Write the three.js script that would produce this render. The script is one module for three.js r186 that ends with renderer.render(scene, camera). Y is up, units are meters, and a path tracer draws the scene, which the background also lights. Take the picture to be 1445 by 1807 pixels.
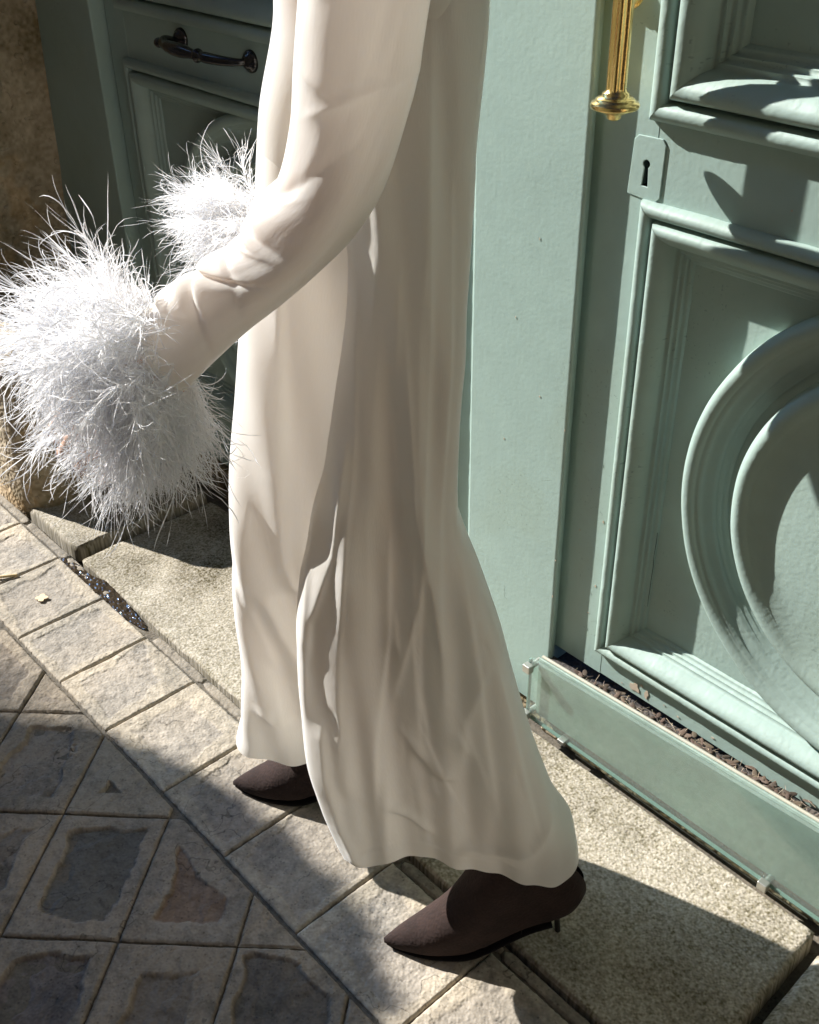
import * as THREE from 'three';
import { Sky } from 'three/addons/objects/Sky.js';
import { mergeGeometries, mergeVertices } from 'three/addons/utils/BufferGeometryUtils.js';
import { MarchingCubes } from 'three/addons/objects/MarchingCubes.js';
import { RoundedBoxGeometry } from 'three/addons/geometries/RoundedBoxGeometry.js';

// ------------------------------------------------------------------ camera, sky, sun, exposure
const scene = new THREE.Scene();
const camera = new THREE.PerspectiveCamera(49.98, 819 / 1024, 0.02, 400);
camera.position.set(1.075, 1.5, 1.235);
{
  const fwd = new THREE.Vector3(-0.62217, -0.55611, -0.55104);
  camera.up.set(-0.40491, 0.83099, -0.38145);
  camera.lookAt(camera.position.clone().add(fwd));
}
const SUN = new THREE.Vector3(3.1, -2.2, -1).normalize();          // the way the sunlight travels
const sky = new Sky();
sky.name = 'sky'; sky.userData.kind = 'structure';
sky.scale.setScalar(300);
sky.material.uniforms.sunPosition.value.copy(SUN).multiplyScalar(-1);
sky.material.uniforms.turbidity.value = 6;
sky.material.uniforms.rayleigh.value = 0.6;
sky.material.uniforms.mieCoefficient.value = 0.004;
sky.material.uniforms.cloudCoverage.value = 0;
scene.add(sky);
scene.environmentIntensity = 0.135;
const sun = new THREE.DirectionalLight(new THREE.Color(1, 0.955, 0.885), 5);
sun.target.position.set(0, 0.5, 0.3);
sun.position.copy(SUN).multiplyScalar(-12).add(sun.target.position);
sun.castShadow = true; sun.shadow.mapSize.set(4096, 4096);
Object.assign(sun.shadow.camera, { left: -4, right: 4, top: 4, bottom: -4, near: 1, far: 40 });
scene.add(sun, sun.target);
const renderer = new THREE.WebGLRenderer({ antialias: true });
renderer.toneMapping = THREE.LinearToneMapping;
renderer.toneMappingExposure = 2.1;
renderer.shadowMap.enabled = true;

// ------------------------------------------------------------------ helpers
function rng(seed) { let a = seed >>> 0; return () => { a = (a + 0x6D2B79F5) | 0; let t = Math.imul(a ^ (a >>> 15), 1 | a); t = (t + Math.imul(t ^ (t >>> 7), 61 | t)) ^ t; return ((t ^ (t >>> 14)) >>> 0) / 4294967296; }; }
const hash = (x, y, z) => { let h = Math.imul(x, 374761393) ^ Math.imul(y, 668265263) ^ Math.imul(z, 2147483647 - 1274126177); h = Math.imul(h ^ (h >>> 13), 1274126177); return ((h ^ (h >>> 16)) >>> 0) / 4294967296; };
const fade = t => t * t * (3 - 2 * t), mix = (a, b, t) => a + (b - a) * t, clamp = (v, a = 0, b = 1) => v < a ? a : v > b ? b : v;
const smooth = (a, b, v) => { const t = clamp((v - a) / (b - a)); return t * t * (3 - 2 * t); };
function vn(x, y, z = 0, p = 0) {                                  // value noise 0..1, period p in x and y when given
  let xi = Math.floor(x), yi = Math.floor(y), zi = Math.floor(z); const u = fade(x - xi), v = fade(y - yi), w = fade(z - zi);
  let x1 = xi + 1, y1 = yi + 1; if (p) { xi = ((xi % p) + p) % p; x1 = ((x1 % p) + p) % p; yi = ((yi % p) + p) % p; y1 = ((y1 % p) + p) % p; }
  const a = mix(mix(hash(xi, yi, zi), hash(x1, yi, zi), u), mix(hash(xi, y1, zi), hash(x1, y1, zi), u), v);
  if (w === 0) return a;
  const b = mix(mix(hash(xi, yi, zi + 1), hash(x1, yi, zi + 1), u), mix(hash(xi, y1, zi + 1), hash(x1, y1, zi + 1), u), v);
  return mix(a, b, w);
}
function fbm(x, y, z = 0, o = 4, p = 0) { let s = 0, a = 0.5, t = 0; for (let i = 0; i < o; i++) { s += a * vn(x, y, z + i * 7 * (z !== 0), p); t += a; a *= 0.5; x *= 2; y *= 2; z *= 2; p *= 2; } return s / t; }
function texture(n, fn, srgb = false) {                             // fn(u, v) -> grey or [r, g, b], 0..1, tiles
  const d = new Uint8Array(n * n * 4);
  for (let j = 0; j < n; j++) for (let i = 0; i < n; i++) {
    const c = fn(i / n, j / n), k = (j * n + i) * 4;
    for (let q = 0; q < 3; q++) d[k + q] = clamp(Array.isArray(c) ? c[q] : c) * 254 + hash(i, j, 17);
    d[k + 3] = 255;
  }
  const t = new THREE.DataTexture(d, n, n); t.wrapS = t.wrapT = THREE.RepeatWrapping; t.magFilter = THREE.LinearFilter; t.minFilter = THREE.LinearMipmapLinearFilter; t.generateMipmaps = true;
  if (srgb) t.colorSpace = THREE.SRGBColorSpace; t.needsUpdate = true; return t;
}
const lin = (r, g, b) => new THREE.Color().setRGB(r, g, b);
const counts = {};
function numbered(n) { const k = counts[n] = (counts[n] ?? -1) + 1; return k ? `${n}_${String(k).padStart(3, '0')}` : n; }
function add(o, parent) { o.castShadow = o.receiveShadow = true; parent.add(o); return o; }
function mesh(name, geo, mat, parent) { const m = new THREE.Mesh(geo, mat); m.name = parent === scene ? numbered(name) : name; return add(m, parent); }
function group(name, parent = scene) { const g = new THREE.Group(); g.name = parent === scene ? numbered(name) : name; parent.add(g); return g; }
function tag(o, label, category, grp, kind) { Object.assign(o.userData, { label, category }); if (grp) o.userData.group = grp; if (kind) o.userData.kind = kind; return o; }
function structure(o, label) { o.userData.kind = 'structure'; if (label) o.userData.label = label; return o; }
function boxUV(geo, k = 1) {                                        // uv in metres, by the way each face points
  const g = geo.index ? geo.toNonIndexed() : geo; const p = g.attributes.position, uv = new Float32Array(p.count * 2);
  const a = new THREE.Vector3(), b = new THREE.Vector3(), c = new THREE.Vector3(), n = new THREE.Vector3();
  for (let i = 0; i < p.count; i += 3) {
    a.fromBufferAttribute(p, i); b.fromBufferAttribute(p, i + 1); c.fromBufferAttribute(p, i + 2);
    n.copy(b).sub(a).cross(c.clone().sub(a)); const ax = Math.abs(n.x), ay = Math.abs(n.y), az = Math.abs(n.z);
    for (let q = 0; q < 3; q++) {
      const v = [a, b, c][q]; const [u, w] = az >= ax && az >= ay ? [v.x, v.y] : ax >= ay ? [v.z, v.y] : [v.x, v.z];
      uv[(i + q) * 2] = u * k; uv[(i + q) * 2 + 1] = w * k;
    }
  }
  g.setAttribute('uv', new THREE.BufferAttribute(uv, 2)); return g;
}
function grid(nu, nv, fn, closedU = false) {                        // fn(i / nu, j / nv) -> [x, y, z, u, v]
  const pos = [], uv = [], idx = [];
  for (let j = 0; j <= nv; j++) for (let i = 0; i <= nu; i++) { const [x, y, z, a = i / nu, b = j / nv] = fn(i / nu, j / nv); pos.push(x, y, z); uv.push(a, b); }
  for (let j = 0; j < nv; j++) for (let i = 0; i < nu; i++) { const a = j * (nu + 1) + i, b = a + 1, c = a + nu + 1, d = c + 1; idx.push(a, b, d, a, d, c); }
  const g = new THREE.BufferGeometry(); g.setAttribute('position', new THREE.Float32BufferAttribute(pos, 3)); g.setAttribute('uv', new THREE.Float32BufferAttribute(uv, 2)); g.setIndex(idx); g.computeVertexNormals();
  if (closedU) { const n = g.attributes.normal; for (let j = 0; j <= nv; j++) { const a = j * (nu + 1), b = a + nu; const x = n.getX(a) + n.getX(b), y = n.getY(a) + n.getY(b), z = n.getZ(a) + n.getZ(b), l = Math.hypot(x, y, z) || 1; n.setXYZ(a, x / l, y / l, z / l); n.setXYZ(b, x / l, y / l, z / l); } }
  return g;
}
function table(pts) {                                               // monotone-x lookup with smooth (Catmull-Rom) interpolation; pts [[x, y], ...]
  const p = [...pts].sort((a, b) => a[0] - b[0]);
  return x => {
    if (x <= p[0][0]) return p[0][1]; const n = p.length; if (x >= p[n - 1][0]) return p[n - 1][1];
    let i = 0; while (p[i + 1][0] < x) i++;
    const a = p[Math.max(0, i - 1)], b = p[i], c = p[i + 1], d = p[Math.min(n - 1, i + 2)], h = c[0] - b[0], t = (x - b[0]) / h;
    const m0 = (c[1] - a[1]) / (c[0] - a[0] || 1) * h, m1 = (d[1] - b[1]) / (d[0] - b[0] || 1) * h;
    return (2 * t ** 3 - 3 * t * t + 1) * b[1] + (t ** 3 - 2 * t * t + t) * m0 + (-2 * t ** 3 + 3 * t * t) * c[1] + (t ** 3 - t * t) * m1;
  };
}
function box(x0, x1, y0, y1, z0, z1, r = 0.002) {
  const g = new RoundedBoxGeometry(x1 - x0, y1 - y0, z1 - z0, 2, Math.min(r, (x1 - x0) / 3, (y1 - y0) / 3, (z1 - z0) / 3)); g.translate((x0 + x1) / 2, (y0 + y1) / 2, (z0 + z1) / 2); return boxUV(g);
}

// ------------------------------------------------------------------ textures and materials
const paintBump = texture(1024, (u, v) =>                          // roller stipple, soft sags, faint brush marks
  0.10 * vn(u * 200, v * 25, 0, 200) + 0.34 * fbm(u * 190, v * 190, 0, 2, 190) + 0.16 * fbm(u * 50, v * 42, 0, 3, 50) + 0.12 * fbm(u * 12, v * 12, 0, 3, 12));
const paintTone = texture(1024, (u, v) => {                          // faint cloudiness, grime flecks, hair scratches
  const a = fbm(u * 5, v * 5, 0, 4, 5), b = fbm(u * 40, v * 40, 0, 3, 40), s = vn(u * 300, v * 300, 0, 300), area = smooth(0.5, 0.72, fbm(u * 7 + 2, v * 7, 0, 3, 7));
  const scratch = vn(u * 60, v * 9, 0, 180) > 0.93 && vn(u * 420, v * 14, 0, 420) > 0.8 ? 0.06 : 0;
  const g = 0.87 + 0.11 * (a - 0.5) + 0.07 * (b - 0.5) - (s > 0.92 ? 0.22 * area + 0.04 : 0) - 0.05 * area * (b > 0.5 ? 1 : 0.3) + scratch;
  return [g + 0.012 * area, g, g - 0.02 * area];
});
const PAINT = lin(0.375, 0.51, 0.47);
const paint = new THREE.MeshPhysicalMaterial({ color: PAINT, map: paintTone, bumpMap: paintBump, bumpScale: 0.0006, roughness: 0.5, clearcoat: 0.12, clearcoatRoughness: 0.35 });
const paintOld = new THREE.MeshPhysicalMaterial({ color: lin(0.365, 0.485, 0.445), map: paintTone, bumpMap: paintBump, bumpScale: 0.0009, roughness: 0.55 });
const rawWood = new THREE.MeshStandardMaterial({ color: lin(0.55, 0.46, 0.36), roughness: 0.9, map: paintTone });
const wornEdge = new THREE.MeshStandardMaterial({ color: lin(0.50, 0.49, 0.41), roughness: 0.85, map: paintTone });
const crackDark = new THREE.MeshStandardMaterial({ color: lin(0.035, 0.04, 0.035), roughness: 1 });
const brass = new THREE.MeshPhysicalMaterial({ color: lin(0.83, 0.60, 0.24), metalness: 1, roughness: 0.2, bumpMap: paintBump, bumpScale: 0.0002 });
const blackEnamel = new THREE.MeshPhysicalMaterial({ color: lin(0.008, 0.008, 0.010), roughness: 0.25, clearcoat: 0.6, clearcoatRoughness: 0.15 });
const steel = new THREE.MeshStandardMaterial({ color: lin(0.55, 0.55, 0.52), metalness: 0.9, roughness: 0.38 });
const stoneBump = texture(1024, (u, v) => 0.45 * fbm(u * 24, v * 24, 0, 4, 24) + 0.35 * fbm(u * 96, v * 96, 0, 3, 96) + 0.2 * vn(u * 300, v * 300, 0, 300));
const stoneTone = texture(1024, (u, v) => {                          // gritty stone: clouds, grains, pits, hair cracks
  const a = fbm(u * 10, v * 10, 0, 5, 10), b = fbm(u * 90, v * 90, 0, 3, 90), f = vn(u * 330, v * 330, 0, 330), s = hash(Math.floor(u * 400), Math.floor(v * 400), 3), crack = Math.abs(fbm(u * 7 + 1.7, v * 7, 0, 5, 7) - 0.5) < 0.0035 && a > 0.46 ? 0.34 : 0;
  const g = 0.80 + 0.55 * (a - 0.5) + 0.5 * (b - 0.5) + 0.22 * (f - 0.5) + (s > 0.985 ? 0.16 : s < 0.025 ? -0.25 : 0) - crack;
  return [g + 0.07 * (a - 0.5), g, g - 0.10 * (a - 0.5)];
});
const paving = new THREE.MeshStandardMaterial({ vertexColors: true, map: stoneTone, bumpMap: stoneBump, bumpScale: 0.0042, roughness: 0.92 });
const graniteTone = texture(1024, (u, v) => {
  const s = vn(u * 380, v * 380, 0, 380), t = vn(u * 250 + 9.3, v * 250, 0, 250), a = fbm(u * 8, v * 8, 0, 4, 8);
  const g = 0.62 + 0.48 * (s - 0.5) + 0.40 * (t - 0.5) + 0.5 * (a - 0.5) - 0.2 * smooth(0.52, 0.66, fbm(u * 4 + 7, v * 4, 0, 6, 4));
  return [g + 0.02, g, g - 0.06 + 0.05 * (t - 0.5)];
});
const graniteBump = texture(1024, (u, v) => 0.5 * vn(u * 330, v * 330, 0, 330) + 0.3 * vn(u * 150, v * 150, 0, 150) + 0.2 * fbm(u * 20, v * 20, 0, 3, 20));
const granite = new THREE.MeshStandardMaterial({ vertexColors: true, map: graniteTone, bumpMap: graniteBump, bumpScale: 0.0018, roughness: 0.9 });
const mortar = new THREE.MeshStandardMaterial({ color: lin(0.16, 0.14, 0.11), map: stoneTone, bumpMap: stoneBump, bumpScale: 0.004, roughness: 1 });
const wallTone = texture(1024, (u, v) => {
  const a = fbm(u * 5, v * 5, 0, 5, 5), b = fbm(u * 30, v * 30, 0, 4, 30), c = vn(u * 120, v * 120, 0, 120), p = fbm(u * 14 + 3, v * 14, 0, 3, 14);
  const g = 0.66 + 0.75 * (a - 0.5) + 0.4 * (b - 0.5) + 0.2 * (c - 0.5), rust = smooth(0.55, 0.75, p) * 0.12;
  return [g + rust, g + rust * 0.35 - 0.03, g - 0.12 - rust * 0.3];
});
const wallBump = texture(1024, (u, v) => { const q = vn(u * 70, v * 70, 0, 70); return 0.55 * fbm(u * 16, v * 16, 0, 5, 16) + 0.25 * vn(u * 160, v * 160, 0, 160) - (q > 0.86 ? 0.3 : 0) + 0.2; });
const limestone = new THREE.MeshStandardMaterial({ color: lin(0.58, 0.50, 0.40), map: wallTone, bumpMap: wallBump, bumpScale: 0.012, roughness: 0.95 });
const suedeTone = texture(512, (u, v) => 0.72 + 0.5 * (fbm(u * 24, v * 24, 0, 4, 24) - 0.5) + 0.3 * (vn(u * 200, v * 200, 0, 200) - 0.5));
const suedeBump = texture(512, (u, v) => 0.6 * vn(u * 190, v * 190, 0, 190) + 0.4 * fbm(u * 40, v * 40, 0, 3, 40));
const suede = new THREE.MeshPhysicalMaterial({ color: lin(0.036, 0.018, 0.0145), map: suedeTone, bumpMap: suedeBump, bumpScale: 0.0008, roughness: 0.95, sheen: 0.25, sheenColor: lin(0.2, 0.12, 0.095), sheenRoughness: 0.5 });
const soleMat = new THREE.MeshStandardMaterial({ color: lin(0.012, 0.010, 0.010), roughness: 0.5 });
const satinBump = texture(512, (u, v) => 0.5 * vn(u * 256, v * 64, 0, 256) + 0.5 * fbm(u * 12, v * 12, 0, 4, 12));
satinBump.repeat.set(3, 3);
const satin = new THREE.MeshPhysicalMaterial({ color: lin(0.93, 0.905, 0.85), roughness: 1, transmission: 0.5, thickness: 0, clearcoat: 0.65, clearcoatRoughness: 0.24, sheen: 0.25, sheenColor: lin(0.9, 0.88, 0.85), sheenRoughness: 0.4, bumpMap: satinBump, bumpScale: 0.00016, side: THREE.DoubleSide });
const featherMat = new THREE.MeshPhysicalMaterial({ color: lin(0.96, 0.96, 0.97), roughness: 0.8, transmission: 0.55, thickness: 0, side: THREE.DoubleSide });
const skin = new THREE.MeshPhysicalMaterial({ color: lin(0.66, 0.44, 0.34), roughness: 0.55, sheen: 0.15, sheenRoughness: 0.5 });
const hairMat = new THREE.MeshPhysicalMaterial({ color: lin(0.05, 0.028, 0.016), roughness: 0.5, sheen: 0.2 });
const nailMat = new THREE.MeshPhysicalMaterial({ color: lin(0.11, 0.008, 0.014), roughness: 0.2, clearcoat: 0.8 });
const glass = new THREE.MeshPhysicalMaterial({ color: lin(0.86, 0.94, 0.91), roughness: 0.06, transmission: 0.9, thickness: 0, ior: 1.5 });
const glassEdge = new THREE.MeshPhysicalMaterial({ color: lin(0.17, 0.27, 0.235), roughness: 0.3 });
const boardTone = texture(512, (u, v) => {
  const a = fbm(u * 7, v * 7, 0, 5, 7), b = fbm(u * 60, v * 60, 0, 3, 60); const g = 0.74 + 0.5 * (a - 0.5) + 0.22 * (b - 0.5); return [g - 0.04, g, g - 0.02];
});
const boardPaint = new THREE.MeshPhysicalMaterial({ color: lin(0.37, 0.47, 0.42), map: boardTone, bumpMap: paintBump, bumpScale: 0.001, roughness: 0.5 });
const dirt = new THREE.MeshStandardMaterial({ color: lin(0.10, 0.085, 0.075), map: stoneTone, bumpMap: stoneBump, bumpScale: 0.01, roughness: 1 });

// ------------------------------------------------------------------ ground and paving
{
  const g = new THREE.PlaneGeometry(160, 160); g.rotateX(-Math.PI / 2); g.translate(0, -0.045, 0);
  structure(mesh('ground', boxUV(g), mortar, scene), 'dark mortar bed under the paving');
}
const pavement = structure(group('pavement'), 'weathered stone paving of setts and diagonal flags');
// one paving stone: convex polygon [[x, z], ...]; a mortar-smeared rim round a hewn face that lies a little lower
function pavingStone(name, poly, o = {}) {
  const { gap = 0.0016, M = 168, R = 34, tone = [0.40, 0.345, 0.27], face = [0.30, 0.265, 0.22], rim = 0.028, drop = 0.0028, rough = 0.003, y = 0, seed = 1, mat = paving, bevel = 0.0035, faceAmt = 1 } = o;
  const n = poly.length, cx = poly.reduce((s, p) => s + p[0], 0) / n, cz = poly.reduce((s, p) => s + p[1], 0) / n;
  const edges = poly.map((p, i) => { const q = poly[(i + 1) % n]; let nx = q[1] - p[1], nz = -(q[0] - p[0]); const l = Math.hypot(nx, nz); nx /= l; nz /= l; if ((cx - p[0]) * nx + (cz - p[1]) * nz < 0) { nx = -nx; nz = -nz; } return { p, nx, nz }; });
  const depthIn = (x, z) => Math.min(...edges.map(e => (x - e.p[0]) * e.nx + (z - e.p[1]) * e.nz));
  const reach = a => { const dx = Math.cos(a), dz = Math.sin(a); let t = 1e9; for (const e of edges) { const d = dx * e.nx + dz * e.nz; if (d < -1e-6) t = Math.min(t, (((cx - e.p[0]) * e.nx + (cz - e.p[1]) * e.nz) - gap - 0.0022 * (vn(cx * 50 + 30 * dx, cz * 50 + 30 * dz, seed) - 0.5)) / -d); } return t; };
  const corner = poly.map(p => Math.atan2(p[1] - cz, p[0] - cx));
  const angles = [], per = poly.map((p, i) => { const q = poly[(i + 1) % n]; return Math.hypot(q[0] - p[0], q[1] - p[1]); }), total = per.reduce((a, b) => a + b, 0);
  for (let i = 0; i < M; i++) { let s = i / M * total, e = 0; while (e < n - 1 && s > per[e]) s -= per[e++]; const p = poly[e], q = poly[(e + 1) % n], t = s / per[e]; angles.push(Math.atan2(mix(p[1], q[1], t) - cz, mix(p[0], q[0], t) - cx)); }
  angles.sort((a, b) => a - b);
  corner.forEach(c => { let k = 0; angles.forEach((a, i) => { if (Math.abs(a - c) < Math.abs(angles[k] - c)) k = i; }); angles[k] = c; });
  const pos = [], col = [], uv = [], idx = [];
  const put = (x, z, yy, m) => { pos.push(x, yy, z); const t = 0.9 + 0.35 * (fbm(x * 9 + 11, z * 9, seed, 3) - 0.5); for (let q = 0; q < 3; q++) col.push(mix(tone[q], face[q], m) * t); uv.push(x, z); };
  const heightAt = (x, z, top = true) => {
    const d = depthIn(x, z), w = rim + 0.036 * (fbm(x * 26, z * 26, seed + 3.3, 4) - 0.5) + 0.03 * (vn(x * 8, z * 8, seed + 9) - 0.5);
    const inside = faceAmt * smooth(w - 0.0022, w + 0.0022, d);
    let h = y + rough * (fbm(x * 14, z * 14, seed, 4) - 0.5) * 2 + 0.0016 * (fbm(x * 70, z * 70, seed, 3) - 0.5);
    h += inside * (-drop + rough * 1.6 * (fbm(x * 22 + 5, z * 22, seed + 1.7, 4) - 0.5) + 0.0035 * (rough > 0.0025) * (smooth(0.48, 0.54, fbm(x * 11, z * 11, seed + 4.1, 3)) - 0.5));
    h -= bevel * (1 - smooth(0, 0.005, d - gap)) ** 2;
    return [h, inside];
  };
  { const [h, m] = heightAt(cx, cz); put(cx, cz, h, m); }
  for (let r = 1; r <= R; r++) { const s = 1 - (1 - r / R) ** 1.25; for (let i = 0; i < M; i++) { const a = angles[i], t = reach(a) * s, x = cx + Math.cos(a) * t, z = cz + Math.sin(a) * t, [h, m] = heightAt(x, z); put(x, z, h, m); } }
  for (let i = 0; i < M; i++) { const a = angles[i], t = reach(a) + 0.001; put(cx + Math.cos(a) * t, cz + Math.sin(a) * t, y - 0.04, 0); }
  for (let i = 0; i < M; i++) { const j = (i + 1) % M; idx.push(0, 1 + j, 1 + i); for (let r = 0; r < R; r++) { const a = 1 + r * M + i, b = 1 + r * M + j, c = a + M, d = b + M; idx.push(a, b, d, a, d, c); } }
  const g = new THREE.BufferGeometry(); g.setAttribute('position', new THREE.Float32BufferAttribute(pos, 3)); g.setAttribute('color', new THREE.Float32BufferAttribute(col, 3)); g.setAttribute('uv', new THREE.Float32BufferAttribute(uv, 2)); g.setIndex(idx); g.computeVertexNormals();
  return mesh(name, g, mat, pavement);
}
{ const g = new THREE.PlaneGeometry(4.4, 2.2); g.rotateX(-Math.PI / 2); g.translate(0, -0.0075, 1.545); mesh('joint_mortar', boxUV(g), mortar, pavement); }
const clipPoly = (poly, nx, nz, c) => { const out = []; poly.forEach((p, i) => { const q = poly[(i + 1) % poly.length], a = p[0] * nx + p[1] * nz - c, b = q[0] * nx + q[1] * nz - c; if (a >= 0) out.push(p); if (a * b < 0) { const t = a / (a - b); out.push([p[0] + (q[0] - p[0]) * t, p[1] + (q[1] - p[1]) * t]); } }); return out; };
const areaOf = p => Math.abs(p.reduce((s, a, i) => { const b = p[(i + 1) % p.length]; return s + a[0] * b[1] - a[1] * b[0]; }, 0)) / 2;
{
  // the row of setts along the house
  const xs = [-1.62, -1.42, -1.22, -1.022, -0.815, -0.63, -0.445, -0.24, -0.047, 0.153, 0.383, 0.585, 0.79, 0.99];
  const r = rng(5);
  for (let i = 0; i + 1 < xs.length; i++) {
    const w = 0.92 + 0.16 * r();
    pavingStone('sett', [[xs[i], 0.469], [xs[i + 1], 0.469], [xs[i + 1], 0.672], [xs[i], 0.672]], { seed: 20.5 + i * 3.1, tone: [0.52 * w, 0.455 * w, 0.36 * w], face: [0.44 * w, 0.39 * w, 0.325 * w], rim: 0.02 + 0.016 * r(), drop: 0.0012 + 0.001 * r(), rough: 0.0024, M: 190, R: 38 });
  }
  // the narrow worn band between setts and doorstep
  for (let i = 0; i + 1 < xs.length; i++) if (xs[i] > -0.7 || xs[i] < -1.0) pavingStone('edging_stone', [[xs[i] + 0.01, 0.444], [xs[i + 1] + 0.01, 0.444], [xs[i + 1] + 0.01, 0.467], [xs[i] + 0.01, 0.467]], { seed: 70 + i, tone: [0.36, 0.315, 0.25], face: [0.36, 0.315, 0.25], gap: 0.0015, rim: 0.2, y: -0.003, M: 60, R: 8, rough: 0.0025 });
  // the diagonal flags towards the street
  const P0 = [-0.315, 0.826], A = [0.157, 0.19], B = [0.134, -0.132];
  const kinds = { '0,0': [[0.34, 0.295, 0.235], [0.155, 0.145, 0.125], 0.036, 0.004], '0,1': [[0.34, 0.295, 0.235], [0.25, 0.18, 0.13], 0.038, 0.003], '-1,0': [[0.36, 0.31, 0.24], [0.30, 0.26, 0.19], 0.05, 0.004], '1,0': [[0.33, 0.285, 0.225], [0.20, 0.17, 0.15], 0.03, 0.004] };
  for (let i = -5; i <= 5; i++) for (let j = -7; j <= 5; j++) {
    const q = [[i, j], [i + 1, j], [i + 1, j + 1], [i, j + 1]].map(([a, b]) => [P0[0] + A[0] * a + B[0] * b, P0[1] + A[1] * a + B[1] * b]);
    const poly = clipPoly(q, 0, 1, 0.676);
    if (poly.length < 3 || areaOf(poly) < 0.0012) continue;
    const cx = poly.reduce((s, p) => s + p[0], 0) / poly.length, cz = poly.reduce((s, p) => s + p[1], 0) / poly.length;
    if (cx < -1.5 || cx > 1.3 || cz > 1.7) continue;
    const k = kinds[`${i},${j}`], w = 0.88 + 0.22 * hash(i + 50, j + 50, 1), d = 0.75 + 0.5 * hash(i + 50, j + 50, 2), far = cz > 1.15 || cx > 0.55;
    pavingStone('flagstone', poly, { seed: 130.7 + i * 5.3 + j * 2.9, tone: k ? k[0] : [0.37 * w, 0.31 * w, 0.235 * w], face: k ? k[1] : [0.255 * d, 0.215 * d, 0.17 * d], rim: k ? k[2] : 0.022 + 0.02 * hash(i + 50, j + 50, 3), drop: k ? k[3] + 0.0008 : 0.0042, rough: 0.0048, M: far ? 60 : 176, R: far ? 12 : 38 });
  }
  // granite doorstep slabs
  const gt = [0.56, 0.52, 0.45];
  pavingStone('granite_slab', [[-0.985, 0.070], [0.705, 0.070], [0.716, 0.441], [-0.985, 0.441]], { seed: 301, tone: gt, face: gt, mat: granite, rim: 1, rough: 0.0035, gap: 0.004, bevel: 0.006, M: 420, R: 64 });
  pavingStone('granite_slab', [[0.715, 0.070], [2.2, 0.070], [2.2, 0.441], [0.726, 0.441]], { seed: 311, tone: gt, face: gt, mat: granite, rim: 1, rough: 0.003, gap: 0.006, bevel: 0.012, M: 120, R: 30 });
  pavingStone('granite_slab', [[-1.75, 0.062], [-1.0, 0.062], [-1.0, 0.441], [-1.75, 0.441]], { seed: 321, tone: [0.5, 0.465, 0.405], face: gt, mat: granite, rim: 1, rough: 0.006, gap: 0.008, bevel: 0.014, y: 0.012, M: 140, R: 36 });
}
// stone sill under both door leaves
{
  const t = structure(group('threshold'), 'stone threshold under the double door');
  mesh('sill_stone', box(-1.3, 0.075, -0.045, 0.05, -0.12, 0.014, 0.006), limestone, t);
  mesh('sill_stone', box(0.085, 1.5, -0.045, 0.02, -0.12, 0.03, 0.006), limestone, t);
}
// ------------------------------------------------------------------ the stone house round the doorway
function roughBlock(x0, x1, y0, y1, z0, z1, seed, amp = 0.008, res = 0.035, round = 0.012) {
  const g = new THREE.BoxGeometry(x1 - x0, y1 - y0, z1 - z0, Math.max(1, Math.min(60, Math.round((x1 - x0) / res))), Math.max(1, Math.min(90, Math.round((y1 - y0) / res))), Math.max(1, Math.min(60, Math.round((z1 - z0) / res))));
  g.translate((x0 + x1) / 2, (y0 + y1) / 2, (z0 + z1) / 2);
  const p = g.attributes.position;
  for (let i = 0; i < p.count; i++) {
    const x = p.getX(i), y = p.getY(i), z = p.getZ(i);
    p.setX(i, x + amp * 2 * (fbm(y * 7 + 3, z * 7, seed + x, 4) - 0.5)); p.setZ(i, z + amp * 2 * (fbm(x * 7, y * 7 + 8, seed + z + 5, 4) - 0.5)); p.setY(i, y + amp * (fbm(x * 7, z * 7, seed + y + 9, 3) - 0.5));
  }
  g.computeVertexNormals(); return boxUV(mergeSmooth(g));
}
function mergeSmooth(g) { const h = g.clone(); h.deleteAttribute('uv'); h.deleteAttribute('normal'); const m = mergeVertices(h, 1e-5); m.computeVertexNormals(); return m.toNonIndexed(); }
{
  const house = group('stone_building');
  tag(house, 'weathered limestone house wall framing the green doorway', 'building');
  { const g = roughBlock(-2.6, -1.545, -0.03, 2.7, -0.4, 0.405, 3, 0.009, 0.03), p = g.attributes.position; for (let i = 0; i < p.count; i++) if (p.getX(i) > -2) p.setX(i, p.getX(i) - 0.1 * Math.max(0, 1.1 - p.getY(i))); g.computeVertexNormals(); mesh('pier', boxUV(mergeSmooth(g)), limestone, house); }
  mesh('pier', roughBlock(1.545, 2.6, -0.03, 2.7, -0.4, 0.405, 4, 0.009, 0.08), limestone, house);
  mesh('wall', boxUV(new THREE.BoxGeometry(6, 2.73, 0.8).translate(-5.61, 1.335, 0)), limestone, house);
  mesh('wall', boxUV(new THREE.BoxGeometry(6, 2.73, 0.8).translate(5.61, 1.335, 0)), limestone, house);
  mesh('lintel', boxUV(new THREE.BoxGeometry(17.2, 5.5, 0.8).translate(0, 5.46, -0.003)), limestone, house);
}
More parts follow.
